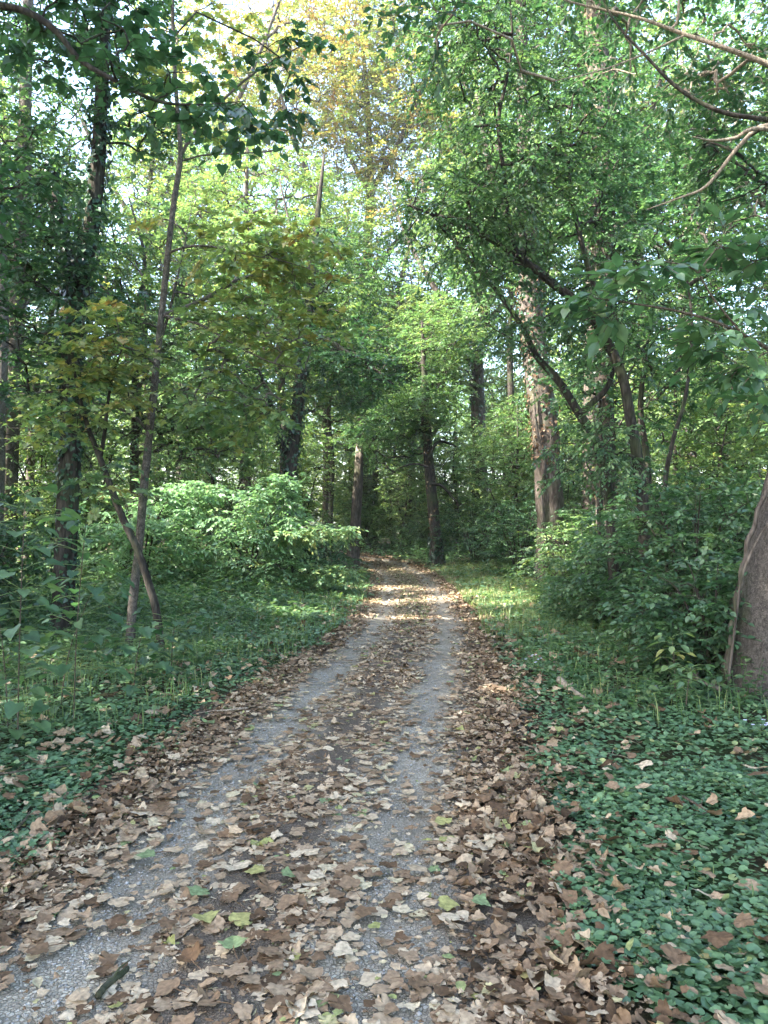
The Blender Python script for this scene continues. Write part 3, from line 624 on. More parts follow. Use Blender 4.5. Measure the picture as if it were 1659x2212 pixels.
# ------------------------------------------------------------------ trees
def tree(name, label, cat, skel, att, group=None, base=None, bark='bark', tint=0.3, leaf=0.09, tpl=T_OVAL, spray=0.45, twigs=4, per=9, ivy=None, dry=None, twig_r=0.007, min_z=None,
         sides=12, flare=0.35, tvar=0.06, lvar=0.06, droop=0.25, flat=0.35, foliage='leaf', twig_mat=None, limb_names=None, rough=0.06, crown='crown', trunk='trunk', power=0.42):
    """skel: list of (points, radii); the first is the trunk. att: list of (points, tint or None)"""
    sk = [smooth_line(p, max(8, 4 * len(p)), r) for p, r in skel]
    base = sk[0][0][0].copy() if base is None else np.asarray(base, float)
    root = empty(name, base); tag(root, label, cat, group)
    mbs = []
    for i, (p, r) in enumerate(sk):
        b = MB(); trunk_tube(b, p, r, sides if i == 0 else max(6, sides - 4), rough, flare if i == 0 else 0); mbs.append(b)
    if att:
        lb = MB(); A = np.vstack([a for a, _ in att]); tn = np.concatenate([np.full(len(a), tint if t is None else t) for a, t in att])
        if abs(base[0]) + abs(base[1]) > 0.5: q = ~in_gap(A); A, tn = A[q], tn[q]
        D, rk = grow(lambda k: mbs[k], sk, A, twig_r, min_z, power)
        for k in np.unique(rk):
            q = rk == k; sprays(lb, mbs[k], A[q], D[q], spray, twigs, per, leaf, tpl, tn[q], tvar, droop, flat, lvar=lvar)
    lines = []
    for i, b in enumerate(mbs):
        nm, bm = (trunk, bark) if i == 0 else (limb_names[i - 1] if limb_names else ('limb', bark))
        lines.append(b.shifted(base).build(nm, M[bm], root, True))
    if att:
        lb.shifted(base).build(crown, M[foliage], root)
    if ivy:
        b = MB()
        for (k, n, lf, tnt, lo, hi, out) in ivy: ivy_on(b, sk[k][0], sk[k][1], n, lf, tnt, lo, hi, out)
        b.shifted(base).build('ivy', M['ivy'], lines[0])
    if dry:
        b = MB()
        for (k, n, lf, tnt, lo, hi, out) in dry: ivy_on(b, sk[k][0], sk[k][1], n, lf, tnt, lo, hi, out, 0.12)
        b.shifted(base).build('withered_vine', M['dry'], lines[0])
    return root
def g0(pts):
    """sink the first point of a pixel trunk to the ground"""
    p = pts[0]; p[2] = gz(p[0], p[1]) - 0.05; return pts
def box_px(x0, x1, y0, y1, Ya, Yb, n, den=1.0):
    """n points in the slab seen between pixel bounds at distances Ya..Yb (an ellipsoid)"""
    c = (P(x0, y0, (Ya + Yb) / 2) + P(x1, y1, (Ya + Yb) / 2)) / 2; e = np.abs(P(x1, y0, (Ya + Yb) / 2) - P(x0, y1, (Ya + Yb) / 2)) / 2
    return ell(c, (e[0], (Yb - Ya) / 2, e[2]), n * den)

# --- left: ivied tree
t1 = g0(PL([(132, 1395), (140, 1250), (148, 1060), (155, 900), (153, 780), (162, 680), (178, 580), (196, 480), (208, 360), (215, 240), (224, 80), (236, -120), (250, -420)], 10.4))
tree('ivied_tree', 'dark ivy covered tree with a forked stem behind the slender sapling on the left', 'tree',
     [(t1, [0.155, 0.145, 0.14, 0.14, 0.135, 0.12, 0.11, 0.105, 0.10, 0.09, 0.07, 0.05, 0.02]), (PL([(156, 640), (146, 560), (128, 480), (118, 400), (116, 340)], 10.4), [0.085, 0.08, 0.07, 0.055, 0.03]),
      (PL([(140, 520), (110, 440), (85, 400), (60, 380)], [10.4, 10.3, 10.2, 10.0]), [0.05, 0.045, 0.035, 0.02])],
     [(box_px(-120, 330, 420, 900, 9, 12, 97), 0.20), (box_px(-150, 420, -250, 430, 8.8, 12, 142), 0.22), (box_px(-60, 200, 250, 650, 9, 10.5, 45), 0.24)], bark='bark_dark', tint=0.22, leaf=0.085, spray=0.5, per=10,
     ivy=[(0, 2600, 0.07, 0.35, 2.6, 9.5, 0.13), (1, 500, 0.07, 0.35, None, None, 0.1), (0, 4500, 0.06, 0.3, 0, 2.9, 0.05)], tvar=0.05)
# --- slender pale sapling (maple) and the one that leans across it
sp = g0(PL([(280, 1400), (288, 1300), (300, 1185), (310, 1060), (322, 940), (336, 800), (347, 690), (362, 540), (375, 430), (388, 335), (382, 240), (374, 130), (370, 0), (368, -200), (372, -420)], 9.6))
gold = 0.60
tree('maple_sapling', 'slender pale stemmed maple sapling rising the full height of the photo on the left', 'tree',
     [(sp, [0.062, 0.056, 0.053, 0.051, 0.048, 0.045, 0.042, 0.038, 0.035, 0.032, 0.026, 0.026, 0.022, 0.016, 0.008]),
      (PL([(388, 335), (410, 295), (450, 245), (520, 175), (600, 120), (700, 70)], [9.6, 9.6, 9.7, 9.9, 10, 10.2]), [0.022, 0.02, 0.018, 0.015, 0.011, 0.006]),
      (PL([(390, 345), (440, 332), (520, 328), (590, 322), (640, 300)], [9.6, 9.6, 9.4, 9.3, 9.2]), [0.014, 0.012, 0.010, 0.008, 0.004]),
      (PL([(350, 680), (395, 665), (450, 640), (510, 605), (560, 590)], [9.6, 9.7, 9.8, 10, 10.1]), [0.032, 0.03, 0.028, 0.024, 0.015]),
      (PL([(362, 545), (400, 532), (450, 530), (520, 545), (620, 565), (700, 590)], [9.6, 9.4, 9.2, 9.1, 9.0, 9.0]), [0.018, 0.016, 0.013, 0.011, 0.008, 0.004]),
      (PL([(338, 790), (300, 760), (250, 750), (190, 780)], [9.6, 9.4, 9.2, 9.0]), [0.016, 0.014, 0.011, 0.006]),
      (PL([(350, 680), (430, 700), (500, 740), (580, 780), (660, 800)], [9.6, 9.3, 9.1, 9, 8.9]), [0.018, 0.016, 0.012, 0.009, 0.004]),
      (PL([(318, 930), (290, 900), (250, 880), (200, 870)], [9.6, 9.4, 9.3, 9.1]), [0.022, 0.018, 0.014, 0.008])],
     [(box_px(420, 760, 490, 625, 8.4, 10, 28), gold), (box_px(400, 770, 620, 800, 8.4, 10, 27), 0.56), (box_px(380, 640, 790, 960, 8.4, 9.8, 18), 0.50), (box_px(130, 330, 640, 900, 8.4, 9.6, 18), 0.60),
      (box_px(300, 620, -60, 330, 9, 10.6, 16), 0.58), (box_px(330, 470, 440, 560, 9, 10, 4), 0.64)], bark='bark_sapling', leaf=0.088, tpl=T_MAPLE, spray=0.42, twigs=3, per=7, twig_r=0.0045, twig_mat='twig',
     sides=10, flare=0.2, tvar=0.07, lvar=0.07, flat=0.15, droop=0.2, ivy=[(0, 160, 0.05, 0.4, 2.2, 3.3, 0.05)])
ls = g0(PL([(352, 1385), (338, 1320), (318, 1250), (298, 1190), (265, 1120), (238, 1050), (214, 985), (192, 930), (172, 860), (158, 790), (150, 720)], 9.2))
tree('leaning_sapling', 'thin dark sapling leaning left across the pale maple stem, forking with golden leaves', 'tree',
     [(ls, [0.05, 0.048, 0.046, 0.044, 0.042, 0.04, 0.036, 0.028, 0.02, 0.015, 0.008]), (PL([(216, 990), (226, 930), (232, 870), (246, 800), (275, 720)], 9.2), [0.028, 0.024, 0.02, 0.015, 0.008])],
     [(box_px(100, 330, 700, 880, 8.4, 9.6, 12), 0.62), (box_px(30, 220, 820, 980, 8.2, 9.4, 9), 0.56), (box_px(150, 320, 980, 1080, 8.4, 9.4, 4), 0.48)], bark='bark_dark', leaf=0.085, tpl=T_MAPLE,
     spray=0.4, twigs=3, per=6, twig_r=0.004, sides=9, flare=0.1, flat=0.15, min_z=2.2, tvar=0.08, lvar=0.08)
# --- grey trunks at the far left
for (pts, Y, r, lab) in [([(8, 1300), (14, 1100), (22, 900), (38, 640), (48, 420), (52, 200), (58, -50)], 17, 0.24, 'pale grey trunk at the left edge behind the ivy covered tree'),
                         ([(-14, 1300), (-6, 1000), (2, 820), (4, 600), (-10, 300)], 16, 0.17, 'dark grey trunk cut by the left edge of the photo'),
                         ([(55, 1290), (66, 1000), (74, 850), (96, 740), (120, 640)], 18.5, 0.11, 'thin grey stem leaning right between the left edge and the ivied tree')]:
    p = g0(PL(pts, Y)); top = p[-1]
    tree('grey_barked_tree', lab, 'tree', [(p, np.linspace(r, r * 0.45, len(p)))], [(ell(top + [0, 0, 0.5], (2.6, 2.4, 3.2), 70), 0.30), (ell(p[len(p) // 2] + [-.5, 1.5, 1], (2.8, 2.0, 2.5), 60), 0.34)], bark='bark_smooth', leaf=0.11,
         tpl=T_KITE, spray=0.55, per=8, group=None)
# --- ivied trunk in the middle left with its dark overhang
t4 = g0(PL([(616, 1262), (620, 1130), (628, 1010), (640, 900), (652, 800), (664, 710), (670, 620), (684, 480), (700, 330)], 20))
tree('ivy_clad_tree', 'leaning trunk wrapped in dark ivy rising from the pale shrub left of the track', 'tree',
     [(t4, [0.19, 0.17, 0.165, 0.16, 0.15, 0.145, 0.12, 0.08, 0.03]), (PL([(624, 1020), (612, 970), (600, 920), (588, 880), (560, 800)], [20, 20, 20, 20, 19.6]), [0.09, 0.085, 0.075, 0.06, 0.03]),
      (PL([(664, 720), (700, 730), (750, 760), (800, 790), (850, 830)], [20, 19.6, 19.3, 19, 18.8]), [0.08, 0.07, 0.05, 0.035, 0.015])],
     [(box_px(640, 870, 690, 880, 17.6, 20.5, 68), 0.16), (box_px(480, 860, 480, 740, 18.5, 22, 102), 0.34), (box_px(430, 640, 720, 980, 18.5, 21.5, 68), 0.34)], bark='bark_dark', leaf=0.11, spray=0.5, per=8, tpl=T_KITE,
     ivy=[(0, 2600, 0.085, 0.3, 0.2, 7.6, 0.12), (1, 250, 0.08, 0.3, None, None, 0.06)])
# --- the snag at the bend, the thin trunk opposite
sn = g0(PL([(762, 1228), (766, 1160), (770, 1090), (774, 1030), (776, 978)], 25.8))
sroot = tree('broken_snag', 'broken topped bare trunk standing where the track bends left', 'tree', [(sn, [0.22, 0.18, 0.175, 0.165, 0.13])], [], bark='bark', sides=11, flare=0.45, rough=0.10)
b = MB(); tp = sn[-1]
for k in range(6):
    a = k * 1.05; c = tp + np.array([0.075 * math.cos(a), 0.075 * math.sin(a), -0.15])
    tubes(b, np.array([[c, c + [0.01, 0, 0.25], c + [0.02 * math.cos(a), 0, 0.30 + 0.22 * random.random()]]]), np.array([[0.06, 0.05, 0.008]]), 5)
b.shifted(sn[0]).build('splintered_top', M['bark_pale'], sroot)
t6 = g0(PL([(944, 1231), (940, 1150), (932, 1060), (925, 980), (920, 900), (916, 800), (912, 690)], 25.4))
tree('vine_hung_tree', 'thin trunk with a dark ivied foot on the right verge where the track bends', 'tree',
     [(t6, [0.24, 0.19, 0.175, 0.16, 0.14, 0.09, 0.03]), (PL([(925, 990), (945, 955), (975, 960), (1000, 975)], 25), [0.05, 0.045, 0.035, 0.02]), (PL([(930, 1045), (955, 1050), (978, 1075), (988, 1085)], 25), [0.05, 0.045, 0.035, 0.02]),
      (PL([(928, 1010), (900, 1002), (870, 1008), (850, 1020)], 25), [0.04, 0.035, 0.025, 0.012])],
     [(box_px(830, 1010, 800, 960, 23.5, 27, 110), 0.40), (box_px(740, 930, 870, 1010, 24, 28, 70), 0.30), (box_px(860, 1040, 640, 820, 24, 28, 90), 0.42)], bark='bark_dark', leaf=0.12, tpl=T_KITE, spray=0.55, per=8,
     ivy=[(0, 2400, 0.1, 0.15, -0.1, 1.1, 0.06)], dry=[(0, 240, 0.08, 0.35, 1.1, 5, 0.05)])
# --- right: the large trunk, its vine and dry leaves
t7 = g0(PL([(1196, 1262), (1192, 1160), (1184, 1040), (1178, 940), (1166, 840), (1154, 740), (1146, 620), (1140, 480), (1136, 320), (1130, 100), (1120, -200)], 18.6))
r7 = tree('vine_clad_tree', 'large grey trunk on the right clad in withered vine leaves halfway up', 'tree',
     [(t7, [0.38, 0.34, 0.32, 0.315, 0.31, 0.30, 0.28, 0.24, 0.2, 0.14, 0.05]), (PL([(1146, 600), (1100, 480), (1060, 360), (1030, 200)], [18.6, 18.2, 18, 18]), [0.14, 0.11, 0.08, 0.03])],
     [(box_px(960, 1330, -300, 250, 16.5, 21, 210), 0.32), (box_px(1000, 1320, 200, 560, 16.8, 20.5, 125), 0.30)], bark='bark', leaf=0.11, tpl=T_KITE, spray=0.55, per=9,
     ivy=[(0, 2600, 0.08, 0.45, 4.2, 12, 0.25), (0, 160, 0.08, 0.5, -0.1, 1.2, 0.1)], dry=[(0, 2600, 0.075, 0.24, 3.0, 9.5, 0.12)], sides=16)
vp, vr = smooth_line(PL([(1176, 1250), (1176, 1150), (1168, 1060), (1176, 1000), (1160, 930), (1152, 850)], 18.25), 24, [0.05, 0.045, 0.05, 0.04, 0.04, 0.03])
b = MB(); trunk_tube(b, vp, vr, 7, 0.12); b.shifted(t7[0]).build('vine_stem', M['bark'], r7, True)
# --- second ivied trunk behind the arching tree
t8 = g0(PL([(1312, 1300), (1310, 1100), (1306, 940), (1304, 760), (1308, 560), (1306, 380), (1300, 200), (1292, 60), (1285, -150)], 15))
tree('tall_ivied_tree', 'tall brown trunk hung with shredded vines behind the arching boughs on the right', 'tree',
     [(t8, [0.24, 0.21, 0.20, 0.20, 0.20, 0.20, 0.21, 0.22, 0.1])], [(box_px(1180, 1480, -350, 20, 13, 17, 135), 0.28), (box_px(1220, 1430, 250, 560, 13.6, 16, 90), 0.22)], bark='bark', leaf=0.10, spray=0.5,
     ivy=[(0, 1700, 0.07, 0.35, 1.5, 10, 0.22)], dry=[(0, 900, 0.07, 0.22, 2, 14, 0.1)])
# --- the arching tree over the track
t9 = g0(PL([(1398, 1330), (1392, 1150), (1380, 1010), (1362, 900), (1345, 810), (1308, 730), (1268, 670), (1200, 615), (1118, 552), (1040, 505), (950, 468), (880, 440)], [10.6] * 6 + [10.5, 10.4, 10.3, 10.2, 10, 9.8]))
s9 = [(t9, [0.09, 0.085, 0.08, 0.075, 0.07, 0.068, 0.064, 0.058, 0.048, 0.036, 0.025, 0.012]),
      (g0(PL([(1330, 1320), (1318, 1100), (1290, 960), (1250, 890), (1205, 820), (1160, 770), (1125, 700), (1060, 610), (1000, 540), (960, 480)], 11.2)), [0.08, 0.075, 0.07, 0.065, 0.058, 0.048, 0.038, 0.034, 0.024, 0.012]),
      (PL([(1120, 555), (1100, 480), (1090, 380), (1078, 260), (1095, 170), (1108, 80), (1100, -60)], [10.3, 10.2, 10.1, 10, 9.9, 9.8, 9.7]), [0.035, 0.032, 0.03, 0.026, 0.02, 0.015, 0.008]),
      (PL([(1300, 720), (1285, 620), (1262, 540), (1240, 440), (1228, 330), (1240, 200)], 10.5), [0.05, 0.042, 0.036, 0.03, 0.02, 0.01]),
      (PL([(1255, 895), (1280, 870), (1310, 840), (1330, 790)], 11.1), [0.05, 0.045, 0.04, 0.03])]
tree('arching_tree', 'dark boughed tree on the right arching left over the track with drooping green leaves', 'tree', s9,
     [(box_px(860, 1180, -160, 330, 8.8, 11.6, 107), 0.34), (box_px(860, 1250, 280, 620, 8.8, 11.6, 121), 0.33), (box_px(1100, 1420, 60, 520, 9.4, 12, 85), 0.32), (box_px(1000, 1330, 560, 800, 9.6, 12, 30), 0.24),
      (box_px(1200, 1480, 500, 860, 9.2, 12, 56), 0.34), (box_px(1180, 1420, 880, 1080, 9.4, 11.6, 28), 0.33)], bark='bark_dark', leaf=0.066, spray=0.46, twigs=4, per=10, droop=0.6, flat=0.3, twig_r=0.0055, sides=10, flare=0.2, min_z=1.8)
# --- near big leaning trunk at the right edge with overhead boughs
c = [(1672, 1560), (1677, 1440), (1689, 1330), (1714, 1200), (1754, 1050), (1814, 850), (1880, 600), (1930, 300), (1950, 0), (1950, -300)]
t10 = g0(PL(c, 7.1))
r10 = tree('leaning_trunk_tree', 'massive smooth brown trunk leaning out at the right edge with a vine up its side', 'tree',
     [(t10, [0.49, 0.435, 0.415, 0.40, 0.39, 0.38, 0.36, 0.32, 0.28, 0.2]),
      (PL([(1945, 250), (1800, 190), (1659, 132), (1560, 95), (1480, 68), (1380, 32), (1250, 2), (1120, -40)], [7.1, 7, 7, 7, 7.1, 7.2, 7.3, 7.4]), [0.045, 0.030, 0.025, 0.021, 0.018, 0.014, 0.010, 0.005]),
      (PL([(1935, 330), (1800, 280), (1659, 255), (1560, 237), (1470, 188), (1400, 118), (1330, 40), (1290, -40)], [7.1, 6.9, 6.8, 6.8, 6.9, 7, 7.1, 7.2]), [0.045, 0.030, 0.022, 0.019, 0.016, 0.013, 0.010, 0.005]),
      (PL([(1920, 400), (1760, 300), (1659, 268), (1600, 312), (1530, 398), (1470, 425), (1400, 450)], [7.1, 6.7, 6.5, 6.5, 6.6, 6.7, 6.8]), [0.04, 0.026, 0.02, 0.017, 0.013, 0.009, 0.004]),
      (PL([(1860, 330), (1659, 275), (1590, 295), (1540, 300), (1500, 292)], [7.1, 6.4, 6.4, 6.4, 6.3]), [0.03, 0.018, 0.014, 0.01, 0.005]),
      (PL([(1480, 72), (1380, 118), (1290, 150), (1200, 170)], [7.1, 7, 6.9, 6.8]), [0.010, 0.008, 0.006, 0.003])],
     [(box_px(1260, 1720, -200, 220, 6.4, 9.5, 54), 0.20), (box_px(1420, 1720, 130, 470, 7, 9.5, 40), 0.22), (box_px(1080, 1380, -200, 100, 6.6, 8.6, 25), 0.22), (box_px(840, 1010, -90, 130, 5.6, 6.6, 7), 0.17)],
     bark='bark_big', leaf=0.075, spray=0.40, twigs=3, per=8, twig_r=0.0045, twig_mat='twig', sides=22, flare=0.12, rough=0.03,
     limb_names=[('bough', 'twig_pale'), ('bough', 'bark_dark'), ('bough', 'twig_pale'), ('bough', 'twig_pale'), ('bough', 'twig_pale')], min_z=3.5)
le = np.array([(1560, 1490), (1566, 1400), (1578, 1320), (1592, 1250), (1606, 1180), (1632, 1100), (1662, 1020), (1720, 880)])
vp, vr = smooth_line(PL(le + [8, 0], 6.95), 40, [0.035, 0.025, 0.024, 0.022, 0.022, 0.02, 0.018, 0.015]); vp[:, 0] += 0.012 * np.sin(np.arange(40) * 1.3)
b = MB(); trunk_tube(b, vp, vr, 8, 0.18)
vp2, vr2 = smooth_line(PL([(1572, 1470), (1590, 1330), (1604, 1240), (1640, 1160), (1668, 1120)], 6.78), 24, [0.012, 0.011, 0.012, 0.01, 0.008]); trunk_tube(b, vp2, vr2, 6, 0.1)
b.shifted(t10[0]).build('vine_stem', M['bark'], r10, True)
# --- broad-leaved sapling leaning in from the right, near
t12 = g0(PL([(1905, 1500), (1880, 1200), (1820, 950), (1740, 810), (1659, 752), (1560, 700), (1470, 672), (1370, 655), (1270, 640)], [4.9, 4.9, 4.8, 4.7, 4.6, 4.5, 4.5, 4.5, 4.5]))
tree('broad_leaved_sapling', 'near sapling reaching in from the right edge with large oval green leaves', 'tree',
     [(t12, [0.03, 0.026, 0.022, 0.017, 0.013, 0.010, 0.008, 0.006, 0.003]), (PL([(1600, 715), (1540, 640), (1500, 580), (1420, 560)], 4.5), [0.007, 0.006, 0.005, 0.003])],
     [(box_px(1220, 1400, 600, 680, 4.2, 4.8, 4), 0.27), (box_px(1330, 1480, 540, 610, 4.3, 4.9, 3), 0.27), (box_px(1460, 1690, 480, 580, 4.2, 5, 5), 0.25), (box_px(1480, 1690, 640, 760, 4.2, 5, 5), 0.30), (box_px(1560, 1700, 780, 900, 4.2, 5, 4), 0.27)],
     bark='twig', leaf=0.115, tpl=T_OVAL, spray=0.26, twigs=3, per=4, twig_r=0.0022, sides=7, flare=0.0, flat=0.2, droop=0.35, min_z=2.0)
# --- overhanging bough from a tree beyond the left edge
t14 = np.array([(-5.2, 6.4, gz(-5.2, 6.4) - 0.05), (-5.1, 6.4, 2.5), (-4.9, 6.4, 4.6), (-4.6, 6.4, 6.4), (-4.4, 6.5, 8.5)])
tree('overhanging_tree', 'tree beyond the left edge whose dark broad leaved bough hangs in at top', 'tree',
     [(t14, [0.16, 0.14, 0.12, 0.09, 0.04]), (np.vstack([[(-4.7, 6.4, 5.9)], PL([(-180, 0), (20, 10), (110, 55), (170, 125), (250, 172), (340, 215), (430, 222), (520, 215)], [6.4, 6.3, 6.2, 6.2, 6.2, 6.2, 6.2, 6.2])]), [0.05, 0.04, 0.03, 0.026, 0.022, 0.018, 0.013, 0.008, 0.004]),
      (np.vstack([[(-4.9, 6.4, 4.5)], PL([(-200, 480), (-60, 420), (40, 400)], 6.6)]), [0.04, 0.03, 0.018, 0.008])],
     [(box_px(-60, 300, -140, 150, 5.6, 7.2, 15), 0.18), (box_px(230, 470, 40, 260, 5.8, 6.8, 6), 0.20), (box_px(380, 620, 190, 270, 5.8, 6.6, 4), 0.13), (box_px(540, 720, 20, 260, 8, 9.5, 5), 0.10), (box_px(-120, 120, 330, 520, 6, 7, 5), 0.2)],
     bark='bark_dark', leaf=0.095, tpl=T_HEART, spray=0.36, twigs=3, per=6, twig_r=0.0045, sides=10, droop=0.45, min_z=4.2)
# --- curved saplings on the right
for pts, Y, r, lab in [([(1400, 1300), (1400, 1100), (1396, 980), (1385, 900), (1388, 830), (1400, 780)], 13.5, 0.085, 'crooked grey stem just right of the arching tree'),
                       ([(1452, 1300), (1436, 1080), (1452, 960), (1476, 880), (1490, 800), (1496, 690), (1480, 560)], 12.2, 0.045, 'slender curved stem bowing right behind the bushes on the right'),
                       ([(1310, 1290), (1296, 1100), (1300, 1000), (1296, 900)], 13.8, 0.08, 'upright vine covered stem left of the arching tree')]:
    p = g0(PL(pts, Y))
    tree('crooked_tree', lab, 'tree', [(p, np.linspace(r, r * 0.4, len(p)))], [(ell(p[-1] + [0.2, 0, 0.6], (1.5, 1.2, 1.4), 45), 0.27)], bark='bark_dark', leaf=0.09, spray=0.42, sides=8, flare=0.15)

# --- crowns farther off
def far_tree(name, label, x, y, h, r, crowns, bark='bark', tint=0.34, leaf=0.13, lean=0.0, spray=0.7, per=9, ivy=None, group=None, limbs=0, tvar=0.06, tpl=T_KITE, twig_mat=None, power=0.42, cat='tree'):
    z = gz(x, y); k = 7; t = np.linspace(0, 1, k)
    p = np.stack([x + lean * h * t ** 1.5 + rng.normal(0, 0.012 * h, k) * t, y + rng.normal(0, 0.012 * h, k) * t, z - 0.05 + h * t], -1)
    sk = [(p, np.interp(t, [0, 0.1, 0.6, 1], [r * 1.1, r, r * 0.7, r * 0.15]))]
    for i in range(limbs):
        a = rng.uniform(0, 6.28); s0 = rng.uniform(0.45, 0.75); q0 = p[int(s0 * (k - 1))]
        L = h * rng.uniform(0.2, 0.32); d = np.array([math.cos(a), math.sin(a), 1.0])
        sk.append((np.array([q0, q0 + d * L * 0.35, q0 + d * L * [0.6, 0.6, 0.8], q0 + d * L * [0.8, 0.8, 1.3]]), [r * 0.45, r * 0.35, r * 0.22, r * 0.05]))
    return tree(name, label, cat, sk, [(ell(c, e, n), tn) for c, e, n, tn in crowns], bark=bark, tint=tint, leaf=leaf, tpl=tpl, spray=spray, per=per, ivy=ivy, group=group, tvar=tvar, flare=0.3, twig_r=0.011, twig_mat=twig_mat, power=power)
far_tree('sunlit_tree', 'yellow green sunlit tree filling the middle left behind the slender maple', -5.2, 29, 16, 0.24,
         [((-5.0, 29, 12.0), (4.6, 3.2, 3.8), 495, 0.50), ((-2.0, 28, 8.0), (2.6, 2.4, 2.6), 165, 0.46), ((-7.5, 28, 8.0), (2.6, 2.4, 2.6), 165, 0.48)], limbs=4, leaf=0.14)
far_tree('golden_sycamore', 'tall sycamore with thin gold and orange leaves against the sky at top centre', -1.0, 39, 27, 0.36,
         [((-3.2, 38, 23.5), (5.0, 4, 6.5), 690, 0.71), ((1.2, 38, 22), (4.2, 4, 6.5), 510, 0.68), ((-1.5, 37, 15), (4.5, 3, 3), 300, 0.56)], bark='bark', limbs=7, leaf=0.17, tvar=0.10, spray=0.8, per=7)
far_tree('golden_sycamore', 'second gold leaved tree rising behind the ivied trunk at upper left', -9.5, 36, 26, 0.32,
         [((-8.6, 36, 21), (4.2, 4, 6), 260,0.68), ((-11.5, 35, 14), (3.6, 3, 4), 165, 0.52)], bark='bark', limbs=6, leaf=0.17, tvar=0.10, spray=0.8, per=7)
far_tree('pale_green_tree', 'light green tree glimpsed at the left edge behind the grey trunks', -14.5, 29, 19, 0.28, [((-14.2, 28, 12), (4, 3.5, 6.5), 450, 0.42), ((-13, 27, 5), (3.6, 3, 2.6), 165, 0.42)], limbs=4, leaf=0.15)
far_tree('ivied_far_tree', 'tree with a brown ivied trunk right of centre beyond the track bend', 4.1, 33, 19, 0.34, [((4.4, 33, 13.5), (3.6, 3.2, 5), 360, 0.46), ((2.6, 32, 9), (2.4, 2.2, 2.2), 120, 0.48)], ivy=[(0, 1800, 0.12, 0.5, 3, 11, 0.4)], limbs=4, leaf=0.15)
far_tree('bright_tree', 'bright yellow green tree seen through the gap right of centre', 1.2, 37, 13, 0.22, [((1.2, 36.5, 9.6), (3.2, 3, 3.2), 330, 0.52)], limbs=3, leaf=0.15)
far_tree('roadside_tree', 'shaded tree behind the snag whose crown closes over the bend', -2.6, 34.5, 12, 0.2, [((-2.2, 34, 7.8), (3.4, 2.6, 3.4), 345, 0.34)], limbs=3, leaf=0.14)
far_tree('pale_green_tree', 'light green tree behind the large grey trunk on the right', 9.0, 27, 18, 0.28, [((8.6, 26.5, 11), (4.2, 3.2, 5.5), 450, 0.42), ((7.2, 25.5, 5.5), (3, 2.6, 2.4), 150, 0.40)], limbs=4, leaf=0.14)
far_tree('pale_green_tree', 'light green tree behind the curved stems at the right', 14.2, 26, 19, 0.28, [((13.6, 25.5, 10), (4, 3.2, 6.5), 480, 0.44), ((11.5, 24.5, 5), (3, 2.6, 2.4), 150, 0.42)], limbs=4, leaf=0.14)
far_tree('golden_sycamore', 'gold tinged tall tree against the sky at the upper right', 15.0, 38, 27, 0.34, [((14.6, 37.5, 20), (5, 4, 7), 360, 0.60)], bark='bark_pale', limbs=6, leaf=0.17, tvar=0.08, spray=0.8, per=7)

far_tree('gap_tree', 'yellow green tree filling the gap above the arching boughs on the right', 6.2, 23, 20, 0.25, [((6.0, 22.5, 14.5), (3.8, 3, 5.0), 330, 0.44)], limbs=4, leaf=0.13)
far_tree('gap_tree', 'green tree reaching up the right edge behind the overhead boughs', 10.5, 19, 17, 0.22, [((10.0, 18.5, 11.5), (3.4, 3, 5.0), 330, 0.36)], limbs=4, leaf=0.12)
far_tree('gap_tree', 'tall green gold tree to the right of the top centre opening', 5.2, 42, 28, 0.3, [((5.4, 42, 21), (5.0, 4, 7.0), 420, 0.55)], bark='bark_pale', limbs=5, leaf=0.18, spray=0.8)
far_tree('gap_tree', 'tall light green tree behind the fork of the slender maple', -10.2, 33, 19, 0.22, [((-9.4, 33, 16.0), (3.6, 3, 4.6), 380, 0.50)], limbs=4, leaf=0.15)
far_tree('mid_tree', 'soft green tree between the ivied tree and the ivy clad trunk', -6.0, 18.5, 9.5, 0.12, [((-5.6, 18.2, 6.4), (2.4, 1.8, 2.8), 230, 0.46), ((-4.2, 18.0, 4.0), (1.8, 1.4, 1.2), 80, 0.42)], limbs=2, leaf=0.11, spray=0.55)
far_tree('mid_tree', 'soft yellow green tree above the pale shrubs left of the ivy clad trunk', -2.9, 22.5, 11.5, 0.13, [((-3.2, 22.4, 8.2), (2.3, 1.8, 2.8), 220, 0.50), ((-1.6, 22.6, 6.0), (1.6, 1.4, 1.4), 80, 0.44)], limbs=2, leaf=0.12, spray=0.55)
far_tree('mid_tree', 'bright green tree behind the forked stem of the ivied tree', -9.2, 17.5, 13, 0.14, [((-8.6, 17.4, 9.0), (2.4, 2, 3.6), 240, 0.44)], limbs=2, leaf=0.11, spray=0.55)
# understory trees: one kind, copied
def understory(seed_tint, h=5.5):
    z = 0; pts = np.array([(0, 0, -0.05), (0.1, 0, 1.2), (0.15, 0.1, 2.6), (0.0, 0.2, 4.0), (0.1, 0.1, h)])
    return tree('understory_tree', None, None, [(pts, [0.075, 0.065, 0.055, 0.04, 0.012]), (np.array([(0.05, 0, 0.3), (0.5, 0.3, 1.6), (1.1, 0.5, 3.0)]), [0.05, 0.04, 0.015]), (np.array([(0.0, 0, 0.2), (-0.5, -0.3, 1.5), (-1.0, -0.4, 3.2)]), [0.05, 0.04, 0.015])],
         [(ell((0, 0, 3.4), (2.0, 2.0, 2.3), 190), seed_tint), (ell((0.2, 0, 1.5), (1.8, 1.8, 0.9), 50), seed_tint - 0.04)], bark='bark_dark', leaf=0.11, spray=0.5, per=8, sides=7, flare=0.1, tpl=T_KITE, flat=0.15)
protoA = understory(0.39); protoB = understory(0.47)
